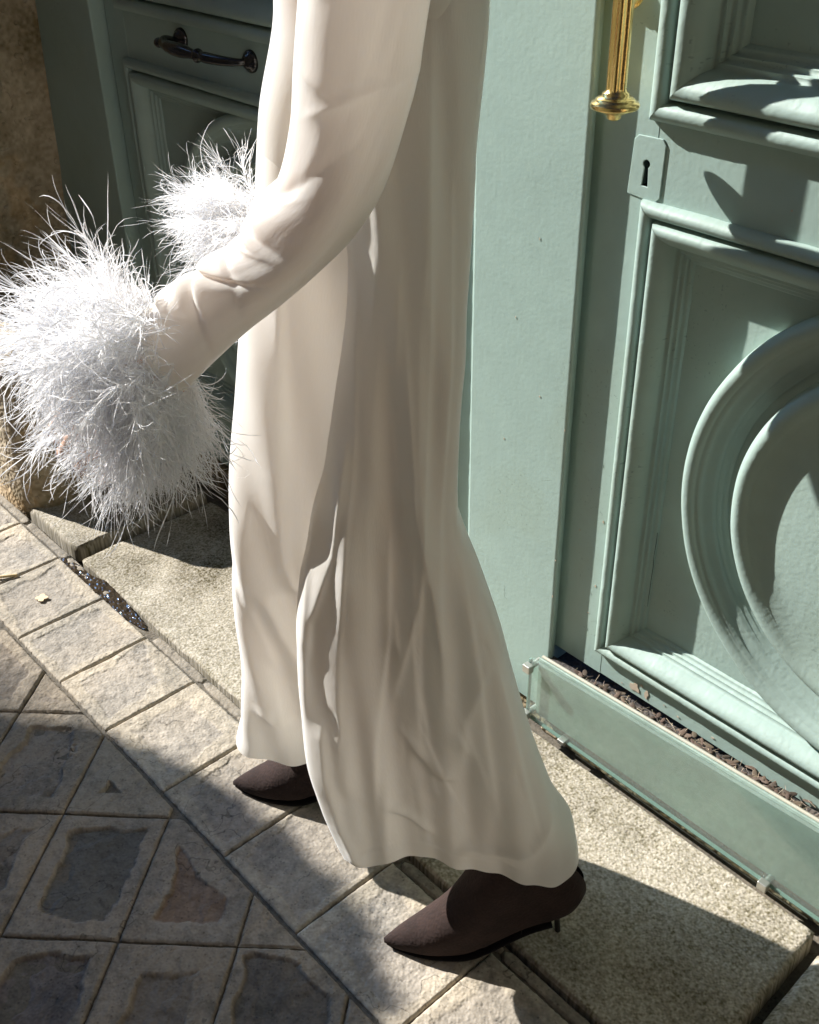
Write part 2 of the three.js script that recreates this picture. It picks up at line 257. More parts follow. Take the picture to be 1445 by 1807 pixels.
{ // the house across the street
  const h = group('facing_house');
  tag(h, 'plain pale stone house across the street', 'building');
  mesh('wall', boxUV(new THREE.BoxGeometry(44, 10.3, 0.5).translate(0, 5.1, 5.65)), limestone, h);
  const shutter = new THREE.MeshStandardMaterial({ color: lin(0.55, 0.55, 0.52), roughness: 0.7 }), pane = new THREE.MeshPhysicalMaterial({ color: lin(0.04, 0.05, 0.06), roughness: 0.08 });
  for (let j = 0; j < 3; j++) for (let i = -6; i <= 6; i++) { const w = mesh('window', boxUV(new THREE.BoxGeometry(1.0, 1.9, 0.1).translate(i * 2.6, 1.9 + j * 3.2, 5.39)), shutter, h); for (const q of [-0.24, 0.24]) mesh('pane', new THREE.BoxGeometry(0.4, 1.7, 0.02).translate(i * 2.6 + q, 1.9 + j * 3.2, 5.335), pane, w); }
}
{ // worn guard stone at the foot of the pier
  const g = grid(72, 40, (u, v) => {
    const a = u * Math.PI * 2, yy = 0.45 * v, k = v < 0.8 ? 1 - 0.16 * v : (1 - 0.16 * v) * Math.sqrt(Math.max(0, 1 - ((v - 0.8) / 0.2) ** 2));
    const c = Math.cos(a), s = Math.sin(a), n = 1 / Math.pow(Math.abs(c) ** 5 + Math.abs(s) ** 5, 1 / 5);
    const w = 1 + 0.12 * (fbm(c * 2 + 5, yy * 5 + s * 2, 2.2, 4) - 0.5);
    return [-1.42 + 0.215 * n * c * k * w, yy * (1 + 0.03 * w) - 0.02, 0.27 + 0.175 * n * s * k * w];
  }, true);
  tag(mesh('guard_stone', boxUV(g), limestone, scene), 'worn rounded guard stone at the foot of the stone pier', 'guard stone');
}
// ------------------------------------------------------------------ door
const frameThing = group('door_frame');
tag(frameThing, 'flat grey green wooden frame between stone pier and left door leaf', 'door frame');
mesh('jamb', box(-1.72, -1.292, 0.05, 2.6, -0.1, 0.034, 0.004), paint, frameThing);
mesh('jamb', box(1.292, 1.56, 0.05, 2.6, -0.1, 0.034, 0.004), paint, frameThing);
mesh('head', box(-1.29, 1.29, 2.43, 2.6, -0.1, 0.032, 0.004), paint, frameThing);

// a mitred length of moulding along one side of a rectangle; profile [[inset, height], ...]
function mouldingSide(x0, x1, y0, y1, profile, side, seed = 1, res = 0.012) {
  const len = side === 'left' || side === 'right' ? y1 - y0 : x1 - x0, n = Math.ceil(len / res), m = profile.length - 1;
  return grid(m, n, (u, v) => {
    const [o, h] = profile[Math.round(u * m)]; let x, y, a;
    if (side === 'left') { x = x0 + o; y = mix(y0 + o, y1 - o, v); a = y; } else if (side === 'right') { x = x1 - o; y = mix(y1 - o, y0 + o, v); a = y; } else if (side === 'top') { y = y1 - o; x = mix(x0 + o, x1 - o, v); a = x; } else { y = y0 + o; x = mix(x1 - o, x0 + o, v); a = x; }
    const w = 0.0022 * (fbm(a * 18, o * 60, seed, 3) - 0.5) + 0.0012 * (fbm(a * 70, o * 160, seed + 4, 2) - 0.5);
    return [x + w * 0.6, y + w * 0.6, h + w, side === 'left' || side === 'right' ? o : a, side === 'left' || side === 'right' ? a : o];
  });
}
const PANEL = -0.026;
const mouldProfile = [[0, -0.004], [0, 0.004], [0.002, 0.010], [0.006, 0.0145], [0.011, 0.016], [0.016, 0.0145], [0.0195, 0.010], [0.021, 0.003], [0.0215, -0.006], [0.0235, -0.006], [0.024, 0.004], [0.0262, 0.012], [0.030, 0.0175], [0.036, 0.0185], [0.042, 0.016], [0.048, 0.010], [0.053, 0.002], [0.056, -0.006], [0.0565, -0.011], [0.0620, -0.0105], [0.0635, -0.0112], [0.0638, -0.0165], [0.069, -0.0160], [0.0705, -0.0168], [0.0708, -0.0215], [0.0755, -0.0212], [0.0775, -0.0225], [0.080, -0.0275]];
function flatUV(g) { const p = g.attributes.position, u = g.attributes.uv; for (let i = 0; i < p.count; i++) u.setXY(i, p.getX(i), p.getY(i)); return g; }
function keyholePath(kx, ky) { const h = new THREE.Path(); h.absarc(kx, ky, 0.0068, -0.9, Math.PI + 0.9, false); h.lineTo(kx - 0.0062, ky - 0.031); h.lineTo(kx + 0.0062, ky - 0.031); return h; }
function doorLeaf(name, sgn, o) {
  // built for the right-hand side; sgn -1 mirrors it in x. o: panel and roundel measures
  const L = group(name), m = x => sgn * x, bx = (a, b, ...r) => box(Math.min(m(a), m(b)), Math.max(m(a), m(b)), ...r);
  const { xi, xo, edge = 1.286, bottom, py0, py1, qy0, cx, cy, cr } = o, T = -0.06;
  if (o.keyhole) {                                                  // mortised through to the iron lock behind the plate
    const sh = new THREE.Shape([[0.083, bottom], [xi + 0.012, bottom], [xi + 0.012, 2.42], [0.083, 2.42]].map(p => new THREE.Vector2(...p))); sh.holes.push(new THREE.Path([[0.158, 1.024], [0.158, 1.087], [0.186, 1.087], [0.186, 1.024]].map(p => new THREE.Vector2(...p))));
    mesh('stile', boxUV(new THREE.ExtrudeGeometry(sh, { depth: -T, bevelEnabled: false, curveSegments: 14 }).translate(0, 0, T)), paint, L);
    mesh('lock_case', box(0.10, 0.24, 0.98, 1.12, T - 0.03, T - 0.011, 0.002), steel, L);
  } else mesh('stile', bx(0.083, xi + 0.012, bottom, 2.42, T, 0, 0.0015), paint, L);
  mesh('stile', bx(xo - 0.012, edge, bottom, 2.42, T, 0, 0.0015), paint, L);
  mesh('rail', bx(xi + 0.012, xo - 0.012, bottom, py0 + 0.012, T, -0.0004, 0.0015), paint, L);
  mesh('rail', bx(xi + 0.012, xo - 0.012, py1 - 0.012, qy0 + 0.012, T, -0.0004, 0.0015), paint, L);
  mesh('rail', bx(xi + 0.012, xo - 0.012, 2.2, 2.42, T, -0.0004, 0.0015), paint, L);
  for (const [y0, y1, deep] of [[py0, py1, 0], [qy0, 2.21, -0.02]]) {
    mesh('panel', bx(xi + 0.012, xo - 0.012, y0 + 0.012, y1 - 0.012, T - 0.01, PANEL + deep, 0.001), paintOld, L);
    const prof = mouldProfile.map(([a, h], i) => deep ? [a * 1.25, h < 0 ? h * 1.7 : h * 1.15] : [a, h]);
    for (const s of ['left', 'right', 'top', 'bottom']) mesh('moulding', flatUV(mouldingSide(Math.min(m(xi), m(xo)), Math.max(m(xi), m(xo)), y0, y1, prof, s, y0 * 7 + sgn)), paintOld, L);
  }
  // roundel: rings turned about the panel's middle
  const q = cr / 0.36;
  const ring = (prof, seed) => { const k = prof.length - 1; return grid(220, k, (u, v) => { const [r, h] = prof[Math.round(v * k)], a = -u * Math.PI * 2, w = 0.0009 * (fbm(Math.cos(a) * 3 + 9, Math.sin(a) * 3 + r * 6, seed, 3) - 0.5) * (r > 0.205 * q ? 1 : 0); const x = m(cx) + Math.cos(a) * (r + w), y = cy + Math.sin(a) * (r + w); return [x, y, PANEL + h + w, x, y]; }, true); };
  const outer = mesh('roundel_ring', ring([[0.360, -0.002], [0.3605, 0.016], [0.358, 0.027], [0.353, 0.0335], [0.347, 0.036], [0.340, 0.0345], [0.335, 0.0305], [0.3335, 0.0265], [0.3285, 0.0262], [0.3275, 0.0205], [0.322, 0.0180], [0.315, 0.0145], [0.3085, 0.0130], [0.3075, 0.0088], [0.3005, 0.0084], [0.2995, 0.0046], [0.2925, 0.0043], [0.2915, 0.0012], [0.276, 0.0010]].map(([r, h]) => [r * q, h]), 3), paintOld, L);
  const inner = mesh('roundel_ring', ring([[0.280, -0.001], [0.2785, 0.008], [0.2755, 0.019], [0.271, 0.0275], [0.265, 0.0325], [0.2585, 0.0335], [0.252, 0.031], [0.246, 0.0265], [0.2445, 0.0235], [0.238, 0.0205], [0.229, 0.0165], [0.219, 0.0142], [0.210, 0.0140], [0.2, 0.0146], [0.17, 0.0168], [0.13, 0.0190], [0.09, 0.0206], [0.05, 0.0216], [0.001, 0.022]].map(([r, h]) => [r * q, h]), 5), paintOld, L);
  return { L, m, outer, inner };
}
const right = doorLeaf('door_leaf', 1, { xi: 0.178, xo: 1.17, bottom: 0.153, py0: 0.205, py1: 1.014, qy0: 1.12, cx: 0.662, cy: 0.628, cr: 0.362, keyhole: [0.177, 1.061] });
tag(right.L, 'sunlit grey green door leaf with brass pull handle and keyhole', 'door', 'leaves of the green double door');
const left = doorLeaf('door_leaf', -1, { xi: 0.19, xo: 1.222, bottom: 0.055, py0: 0.205, py1: 1.004, qy0: 1.10, cx: 0.74, cy: 0.615, cr: 0.352 });
tag(left.L, 'shaded dark grey green door leaf with black curved handle', 'door', 'leaves of the green double door');
// the broad cover strip on the meeting edge belongs to the shaded leaf
{
  const prof = [[-0.132, -0.001], [-0.132, 0.016], [-0.129, 0.0205], [-0.124, 0.022], [0.084, 0.022], [0.089, 0.0205], [0.092, 0.016], [0.0795, -0.006], [0.0795, -0.04]];
  const m = prof.length - 1, g = grid(m, 180, (u, v) => { const [x, h] = prof[Math.round(u * m)], y = mix(0.005, 2.415, v), w = 0.002 * (fbm(y * 9, x * 20, 4.4, 3) - 0.5); return [x + (x > 0.08 ? w * 1.6 : 0), y, h + w * 0.5, x, y]; });
  mesh('cover_strip', flatUV(g), paint, left.L);
}
// lock plate with its keyhole
{
  const s = new THREE.Shape([[0.15, 1.017], [0.196, 1.013], [0.203, 1.02], [0.204, 1.09], [0.199, 1.097], [0.16, 1.096], [0.154, 1.09]].map(p => new THREE.Vector2(...p)));
  s.holes.push(keyholePath(0.177, 1.061));
  mesh('lock_plate', boxUV(new THREE.ExtrudeGeometry(s, { depth: 0.0006, bevelEnabled: true, bevelSize: 0.0012, bevelThickness: 0.0007, bevelSegments: 2, curveSegments: 14 }).translate(0, 0, 0.0004)), paint, right.L);
}
// brass pull
{
  const hx = 0.165, hz = 0.066, flute = grid(96, 2, (u, v) => { const a = u * Math.PI * 2, r = 0.0128 * (1 + 0.075 * Math.cos(a * 6)); return [hx + Math.cos(a) * r, mix(1.155, 1.62, v), hz - Math.sin(a) * r]; }, true);
  const H = mesh('pull_handle', flute, brass, right.L);
  const lathe = pts => new THREE.LatheGeometry(pts.map(p => new THREE.Vector2(...p)), 56);
  const end = [[0, 1.128], [0.006, 1.1285], [0.0095, 1.131], [0.0100, 1.1355], [0.0140, 1.137], [0.0145, 1.1405], [0.026, 1.142], [0.0305, 1.1435], [0.032, 1.147], [0.0305, 1.1505], [0.026, 1.152], [0.0255, 1.1545], [0.022, 1.157], [0.0175, 1.158], [0.0170, 1.162], [0.0140, 1.164], [0.0125, 1.168]];
  mesh('end_knob', lathe(end).translate(hx, 0, hz), brass, H);
  mesh('end_knob', lathe(end.map(([r, y]) => [r, 2.78 - y]).reverse()).translate(hx, 0, hz), brass, H);
  for (const y of [1.33, 1.6]) { const p = new THREE.CylinderGeometry(0.008, 0.010, 0.058, 20); p.rotateX(Math.PI / 2); p.translate(hx - 0.004, y, 0.030); mesh('mounting_post', p, brass, H); }
  const ros = lathe([[0.004, 0.022], [0.009, 0.021], [0.010, 0.013], [0.016, 0.011], [0.019, 0.008], [0.020, 0.0015], [0.024, 0.001], [0.025, -0.002]]).rotateX(Math.PI / 2).translate(0.122, 1.272, 0.002);
  mesh('lock_rosette', ros, brass, right.L);
}
// black curved handle on the shaded leaf
{
  const bz = 0.046, pts = [[-0.982, 1.071, 0], [-0.982, 1.071, 0.02], [-0.981, 1.0705, 0.04], [-0.968, 1.069, 0.050], [-0.935, 1.067, 0.053], [-0.90, 1.066, 0.052], [-0.86, 1.065, 0.051], [-0.82, 1.064, 0.048], [-0.775, 1.063, 0.038], [-0.75, 1.062, 0.020], [-0.744, 1.062, 0]].map(p => new THREE.Vector3(...p));
  const c = new THREE.CatmullRomCurve3(pts), N = 120, fr = c.computeFrenetFrames(N, false);
  const rad = table([[0, 0.007], [0.06, 0.007], [0.11, 0.0115], [0.14, 0.0125], [0.2, 0.0095], [0.26, 0.012], [0.4, 0.0135], [0.52, 0.0095], [0.56, 0.009], [0.585, 0.0135], [0.61, 0.009], [0.66, 0.0105], [0.85, 0.0085], [0.92, 0.007], [1, 0.007]]);
  const g = grid(28, N, (u, v) => { const k = Math.round(v * N), p = c.getPointAt(v), a = u * Math.PI * 2, r = rad(v); const d = fr.normals[k].clone().multiplyScalar(Math.cos(a) * r).addScaledVector(fr.binormals[k], Math.sin(a) * r); return [p.x + d.x, p.y + d.y, p.z + d.z]; }, true);
  const H = mesh('curved_handle', g, blackEnamel, left.L);
  for (const [x, y] of [[-0.982, 1.071], [-0.744, 1.062]]) mesh('rosette', new THREE.LatheGeometry([[0.021, -0.001], [0.021, 0.003], [0.0185, 0.007], [0.0135, 0.009], [0.0125, 0.013], [0.007, 0.016], [0.001, 0.017]].map(p => new THREE.Vector2(...p)), 36).rotateX(Math.PI / 2).translate(x, y, 0.0005), blackEnamel, H);
  mesh('scroll', new THREE.SphereGeometry(0.011, 20, 14).scale(1.25, 0.9, 1).translate(-0.99, 1.069, 0.047), blackEnamel, H);
}
// chips and cracks in the old paint
{
  const r = rng(77);
  const chip = (x, y, z, w, h) => { const n = 11, sh = new THREE.Shape(); for (let i = 0; i < n; i++) { const a = i / n * 2 * Math.PI, k = 0.55 + 0.6 * r(); const px = x + Math.cos(a) * w * k, py = y + Math.sin(a) * h * k; i ? sh.lineTo(px, py) : sh.moveTo(px, py); } mesh('paint_chip', boxUV(new THREE.ExtrudeGeometry(sh, { depth: 0.0005, bevelEnabled: false }).translate(0, 0, z)), rawWood, right.L); };
  chip(0.268, 0.171, 0.0004, 0.011, 0.012); chip(0.292, 0.171, 0.0004, 0.006, 0.010); chip(0.162, 0.335, 0.0004, 0.002, 0.0035); chip(0.281, 0.183, 0.0004, 0.004, 0.004); chip(0.118, 0.43, 0.0004, 0.0014, 0.002); chip(0.36, 0.166, 0.0004, 0.003, 0.002); chip(0.43, 0.168, 0.0004, 0.004, 0.002);
  const crack = (pts, rad = 0.0005) => { const v = []; for (let i = 0; i + 1 < pts.length; i++) for (let k = 0; k < 6; k++) { const t = k / 6, j = 0.0022 * (r() - 0.5); v.push(new THREE.Vector3(mix(pts[i][0], pts[i + 1][0], t) + j, mix(pts[i][1], pts[i + 1][1], t) + j, mix(pts[i][2], pts[i + 1][2], t) - rad * 0.75)); } mesh('paint_crack', new THREE.TubeGeometry(new THREE.CatmullRomCurve3(v), v.length * 3, rad, 5), crackDark, right.L); };
  crack([[0.2555, 0.30, -0.0225], [0.2565, 0.40, -0.0225], [0.255, 0.50, -0.0225]]);
crack([[0.045, 0.505, 0.022], [0.066, 0.515, 0.022], [0.089, 0.527, 0.0208]], 0.0003); crack([[-0.03, 0.24, 0.022], [-0.028, 0.215, 0.022], [-0.022, 0.21, 0.022]], 0.0004); crack([[0.16, 0.255, 0], [0.172, 0.262, 0], [0.175, 0.25, 0]], 0.0003); crack([[0.232, 0.70, -0.0215], [0.2325, 0.62, -0.0215]], 0.0003);
  for (const [x, y, z] of [[0.0865, 0.62, 0.0215], [0.087, 0.36, 0.0215], [0.0862, 0.28, 0.0215], [-0.03, 0.78, 0.0225], [-0.045, 0.55, 0.0225], [0.03, 0.66, 0.0225], [0.012, 0.92, 0.0225], [0.165, 0.47, 0.0004], [0.152, 0.27, 0.0004], [0.33, 0.172, 0.0004], [0.24, 0.163, 0.0004], [0.4, 1.05, 0.0004]]) chip(x, y, z, 0.0008 + 0.0016 * r(), 0.0008 + 0.002 * r());
}
// flood board across the foot of the sunlit leaf
{
  const fb = group('flood_board');
  tag(fb, 'green flood board behind a bolted glass plate at the door foot', 'flood board');
  const x0 = 0.082, x1 = 1.27, top = x => 0.146 + 0.055 * (x - 0.078);
  const slab = (z0, z1, a, b, lo, dTop) => { const s = new THREE.Shape(); s.moveTo(a, lo); s.lineTo(b, lo); s.lineTo(b, top(b) + dTop); s.lineTo(a, top(a) + dTop); return boxUV(new THREE.ExtrudeGeometry(s, { depth: z1 - z0 - 0.002, bevelEnabled: true, bevelSize: 0.001, bevelThickness: 0.001, bevelSegments: 2 }).translate(0, 0, z0 + 0.001)); };
  mesh('board', slab(0.032, 0.046, x0 + 0.004, x1 - 0.004, 0.012, -0.004), boardPaint, fb);
  const rail = []; for (const [z0, z1, dy] of [[0.0325, 0.039, 0.0], [0.0395, 0.0455, -0.001]]) rail.push([z0, z1, dy]);
  rail.forEach(([z0, z1, dy], i) => { const g = grid(4, 160, (u, v) => { const x = mix(x0 + 0.003, x1 - 0.003, v), w = 0.0012 * (fbm(x * 40, i * 3 + 1, 1.5, 3) - 0.5), k = [[z0, -0.0045], [z0, 0.001], [(z0 + z1) / 2, 0.0018], [z1, 0.001], [z1, -0.0045]][Math.round(u * 4)]; return [x, top(x) + dy + k[1] + w, k[0] + w, x, k[0]]; }); mesh('top_edge', boxUV(g), i ? boardPaint : wornEdge, fb); });
  const P = mesh('glass_plate', slab(0.052, 0.060, x0 - 0.006, x1, 0.006, 0.001), glass, fb);
  mesh('polished_edge', slab(0.0525, 0.0595, x0 - 0.0085, x0 - 0.0065, 0.006, 0), glassEdge, P);
  { const g = new THREE.BoxGeometry(x1 - x0, 0.0018, 0.0070).translate((x0 + x1) / 2, 0.0045, 0.056); mesh('polished_edge', g, glassEdge, P); }
  for (const [x, y] of [[0.079, 0.133], [0.079, 0.016], [0.60, 0.010], [1.15, 0.012], [1.22, 0.185]]) {
    const b = mesh('bolt', new RoundedBoxGeometry(0.017, 0.017, 0.014, 2, 0.002).translate(x, y, 0.068), steel, fb);
    mesh('washer', new THREE.CylinderGeometry(0.006, 0.006, 0.026, 14).rotateX(Math.PI / 2).translate(x, y, 0.048), steel, b);
  }
  mesh('clip', new RoundedBoxGeometry(0.016, 0.010, 0.016, 2, 0.002).translate(0.166, 0.004, 0.058), steel, fb);
  // litter caught between board and door
  const bed = grid(240, 8, (u, v) => { const x = mix(x0 + 0.002, x1, u), z = mix(-0.05, 0.0325, v); return [x, top(x) - 0.012 + 0.007 * (fbm(x * 50, z * 90, 3.3, 4) - 0.5) - 0.02 * smooth(0.006, -0.004, z), z, x, z]; });
  bed.index.array.reverse(); bed.computeVertexNormals();
  structure(mesh('debris_bed', bed, dirt, scene), 'dark grit lying between flood board and door');
  const r = rng(9), flake = new THREE.SphereGeometry(1, 8, 5).scale(0.0105, 0.0012, 0.0044), stem = new THREE.CylinderGeometry(0.00035, 0.00035, 0.016, 4).rotateZ(Math.PI / 2);
  const put = (geo, n, mat, name, label) => { const im = new THREE.InstancedMesh(geo, mat, n), q = new THREE.Object3D(), c = new THREE.Color(); for (let i = 0; i < n; i++) { const u = Math.pow(r(), 0.85), x = mix(x0 + 0.05, x1 - 0.01, u); q.position.set(x, top(x) - 0.0095 + 0.003 * r(), mix(0.004, 0.031, Math.pow(r(), 0.7))); q.rotation.set((r() - 0.5) * 0.7, r() * Math.PI, (r() - 0.5) * 0.6); q.scale.setScalar(0.6 + 0.6 * r()); q.updateMatrix(); im.setMatrixAt(i, q.matrix); const t = 0.6 + 0.8 * r(); im.setColorAt(i, c.setRGB(t, t * (0.9 + 0.15 * r()), t * 0.9)); } im.name = name; im.castShadow = im.receiveShadow = true; tag(im, label, 'litter', null, 'stuff'); scene.add(im); };
  put(flake, 260, new THREE.MeshStandardMaterial({ color: lin(0.095, 0.068, 0.052), roughness: 0.75 }), 'dry_seed_litter', 'brown dry seed husks caught behind the flood board');
  put(stem, 420, new THREE.MeshStandardMaterial({ color: lin(0.50, 0.42, 0.34), roughness: 0.8 }), 'straw_litter', 'pale straw stalks caught behind the flood board');
}
// puddle and scraps on the paving
{
  const g = grid(90, 26, (u, v) => { const x = mix(-1.02, -0.66, u), half = 0.024 * Math.sin(Math.PI * u) ** 0.5 * (0.55 + 0.9 * vn(u * 7, 2.2)), z = 0.462 + 0.012 * (0.5 - u) + (v - 0.5) * 2 * half; return [x, -0.0025 + 0.0075 * (fbm(x * 95, z * 95, 1.1, 4) - 0.5) + 0.004 * (fbm(x * 240, z * 240, 6.1, 2) - 0.5), z, x, z]; });
  g.index.array.reverse(); g.computeVertexNormals();
  structure(mesh('puddle', g, new THREE.MeshPhysicalMaterial({ color: lin(0.045, 0.034, 0.024), roughness: 0.03, clearcoat: 1, clearcoatRoughness: 0.02, specularIntensity: 1 }), scene), 'small glinting puddle in the gutter joint');
  const yellow = new THREE.MeshStandardMaterial({ color: lin(0.70, 0.54, 0.36), roughness: 0.8, side: THREE.DoubleSide });
  const flower = (x, z, k, s) => { const sh = new THREE.Shape(); for (let i = 0; i <= 40; i++) { const a = i / 40 * 2 * Math.PI, q = k * (0.55 + 0.45 * Math.abs(Math.cos(a * 2 + s)) + 0.2 * vn(i * 0.6, s)); i ? sh.lineTo(Math.cos(a) * q, Math.sin(a) * q) : sh.moveTo(Math.cos(a) * q, Math.sin(a) * q); } const e = new THREE.ExtrudeGeometry(sh, { depth: 0.0012, bevelEnabled: true, bevelSize: 0.0005, bevelThickness: 0.0005, bevelSegments: 1 }).rotateX(-Math.PI / 2).translate(x, 0.002, z); return e; };
  tag(mesh('fallen_petal', flower(-0.905, 0.572, 0.0125, 1.3), yellow, scene), 'small yellow blossom scrap lying on a sett', 'petal');
  tag(mesh('twig', new THREE.TubeGeometry(new THREE.CatmullRomCurve3([[-1.055, 0.004, 0.63], [-1.035, 0.006, 0.605], [-1.02, 0.004, 0.575]].map(p => new THREE.Vector3(...p))), 16, 0.0032, 7), new THREE.MeshStandardMaterial({ color: lin(0.55, 0.42, 0.22), roughness: 0.85 }), scene), 'short pale twig lying across a sett', 'twig');
}

// ------------------------------------------------------------------ the person: local x = backwards, y = up, z = the side towards the street
const person = group('person');
tag(person, 'person in flowing ivory satin with white feather cuffs and brown suede boots', 'person');
person.position.set(0.13, 0, 0.40); person.rotation.y = Math.atan2(0.742, 0.67);
// trouser legs and torso as draped tubes
function ridge(polyline, amp, wl, wr, t0 = 0.12, t1 = 0.12) {       // a crease along a polyline of [x, y]; soft on one side, sharp on the other
  return (x, y) => {
    let best = 1e9, side = 1, tt = 0; const n = polyline.length - 1;
    for (let i = 0; i < n; i++) { const [ax, ay] = polyline[i], [bx, by] = polyline[i + 1], dx = bx - ax, dy = by - ay, l2 = dx * dx + dy * dy; const t = clamp(((x - ax) * dx + (y - ay) * dy) / l2), px = ax + dx * t - x, py = ay + dy * t - y, d = Math.hypot(px, py); if (d < best) { best = d; side = dx * (y - ay) - dy * (x - ax) > 0 ? 1 : -1; tt = (i + t) / n; } }
    if (best > 0.2) return 0; const w = side > 0 ? wl : wr, e = smooth(0, t0, tt) * smooth(1, 1 - t1, tt); return amp * e * Math.exp(-((best / w) ** 1.6));
  };
}
function drape(o) {
  const { front, back, zc, hz, yTop, hem, fold, nu = 380, nv = 420, power = 3.6 } = o;
  return grid(nu, nv, (u, v) => {
    const a = -u * Math.PI * 2 + Math.PI / 2, c = Math.cos(a), s = Math.sin(a), n = 1 / Math.pow(Math.abs(c) ** power + Math.abs(s) ** power, 1 / power);
    let y = mix(yTop, hem(c, s), v); const xf = front(y), xb = back(y), xc = (xf + xb) / 2, hx = (xb - xf) / 2;
    let x = xc + hx * c * n, z = zc(y) + hz(y) * s * n; const d = fold(x, y, s, c, v);
    return [x + c * d * 0.35, y, z + (Math.abs(s) > 0.001 ? Math.sign(s) * Math.sqrt(Math.abs(s)) : 0) * d, u * 0.9, y];
  }, true);
}
const broad = (x, y, k, ph, drift = 0.1) => Math.sin((x + drift * y) * k + ph + 1.5 * Math.sin(y * 3 + ph));
const nearFolds = [
  ridge([[-0.060, 1.08], [-0.078, 0.969], [-0.1, 0.848], [-0.120, 0.713], [-0.131, 0.60], [-0.135, 0.45]], 0.006, 0.005, 0.016),
  ridge([[-0.062, 0.90], [-0.071, 0.833], [-0.086, 0.746], [-0.103, 0.695], [-0.121, 0.643], [-0.13, 0.57]], 0.007, 0.005, 0.014),
  ridge([[-0.03, 1.3], [-0.02, 1.16], [-0.027, 1.0], [-0.045, 0.8], [-0.05, 0.6]], 0.010, 0.016, 0.024),
  ridge([[0.03, 1.36], [0.03, 1.2], [0.016, 1.0], [0.012, 0.85], [0.02, 0.72]], 0.008, 0.012, 0.022),
  ridge([[-0.002, 1.10], [-0.006, 1.02], [-0.012, 0.93]], 0.004, 0.005, 0.012, 0.3, 0.5),
  ridge([[0.0, 0.86], [0.012, 0.78], [0.026, 0.70], [0.040, 0.604], [0.045, 0.50]], 0.007, 0.012, 0.006, 0.2, 0.3),
  ridge([[0.022, 0.76], [0.010, 0.68], [-0.010, 0.59], [-0.03, 0.50]], 0.006, 0.006, 0.016, 0.2, 0.4),
  ridge([[-0.045, 0.85], [-0.075, 0.70], [-0.085, 0.5], [-0.085, 0.35]], 0.009, 0.018, 0.026),
  ridge([[0.20, 0.30], [0.165, 0.262], [0.11, 0.262], [0.06, 0.282]], 0.007, 0.014, 0.010),
  ridge([[0.075, 1.0], [0.06, 0.85], [0.085, 0.66], [0.12, 0.5]], 0.006, 0.012, 0.02),
  ridge([[-0.02, 0.50], [0.03, 0.42], [0.07, 0.40]], 0.006, 0.012, 0.006, 0.3, 0.4),
  ridge([[-0.04, 0.36], [0.0, 0.335], [0.035, 0.30]], 0.006, 0.008, 0.005, 0.3, 0.4),
  ridge([[0.11, 0.62], [0.07, 0.50], [0.06, 0.38]], 0.006, 0.010, 0.02, 0.3, 0.4),
  ridge([[-0.115, 0.50], [-0.112, 0.40], [-0.098, 0.30], [-0.07, 0.22]], 0.009, 0.008, 0.013),
];
const farFolds = [
  ridge([[-0.13, 1.10], [-0.138, 0.95], [-0.145, 0.82], [-0.152, 0.70], [-0.145, 0.60]], 0.010, 0.006, 0.022),
  ridge([[-0.20, 1.0], [-0.215, 0.8], [-0.22, 0.55], [-0.20, 0.38]], 0.008, 0.014, 0.022),
  ridge([[-0.19, 0.62], [-0.18, 0.5], [-0.15, 0.36]], 0.007, 0.012, 0.018),
  ridge([[-0.25, 0.30], [-0.215, 0.27], [-0.18, 0.28]], 0.006, 0.012, 0.010, 0.3, 0.3),
];
{
  const r = rng(88);
  for (let i = 0; i < 26; i++) { const x = mix(-0.1, 0.14, r()), y = mix(0.32, 1.2, r()), l = 0.05 + 0.16 * r(), lean = (r() - 0.5) * 0.25 + (x > 0 && y < 0.7 ? 0.25 : 0); nearFolds.push(ridge([[x, y], [x + lean * l * 0.5, y - l * 0.5], [x + lean * l + 0.01 * (r() - 0.5), y - l]], (r() < 0.3 ? -1 : 1) * (0.0012 + 0.0022 * r()), 0.003 + 0.003 * r(), 0.006 + 0.012 * r(), 0.35, 0.5)); }
  for (const [x, y, l, k] of [[-0.045, 1.12, 0.75, -0.05], [0.0, 1.05, 0.6, 0.01], [0.03, 1.3, 0.9, -0.02], [0.052, 1.2, 0.62, -0.015], [-0.02, 0.8, 0.5, -0.03], [0.06, 0.74, 0.44, 0.06], [0.1, 0.6, 0.34, 0.08]]) nearFolds.push(ridge([[x, y], [x + k * 0.3 + 0.004, y - l * 0.33], [x + k * 0.7 - 0.003, y - l * 0.66], [x + k, y - l]], 0.0038, 0.0035, 0.013, 0.2, 0.25));
  for (let i = 0; i < 10; i++) { const x = mix(-0.24, -0.12, r()), y = mix(0.3, 1.0, r()), l = 0.06 + 0.15 * r(); farFolds.push(ridge([[x, y], [x + 0.01 * (r() - 0.5), y - l * 0.5], [x + 0.03 * (r() - 0.5), y - l]], 0.0012 + 0.002 * r(), 0.003, 0.012, 0.35, 0.5)); }
}
const legs = [];
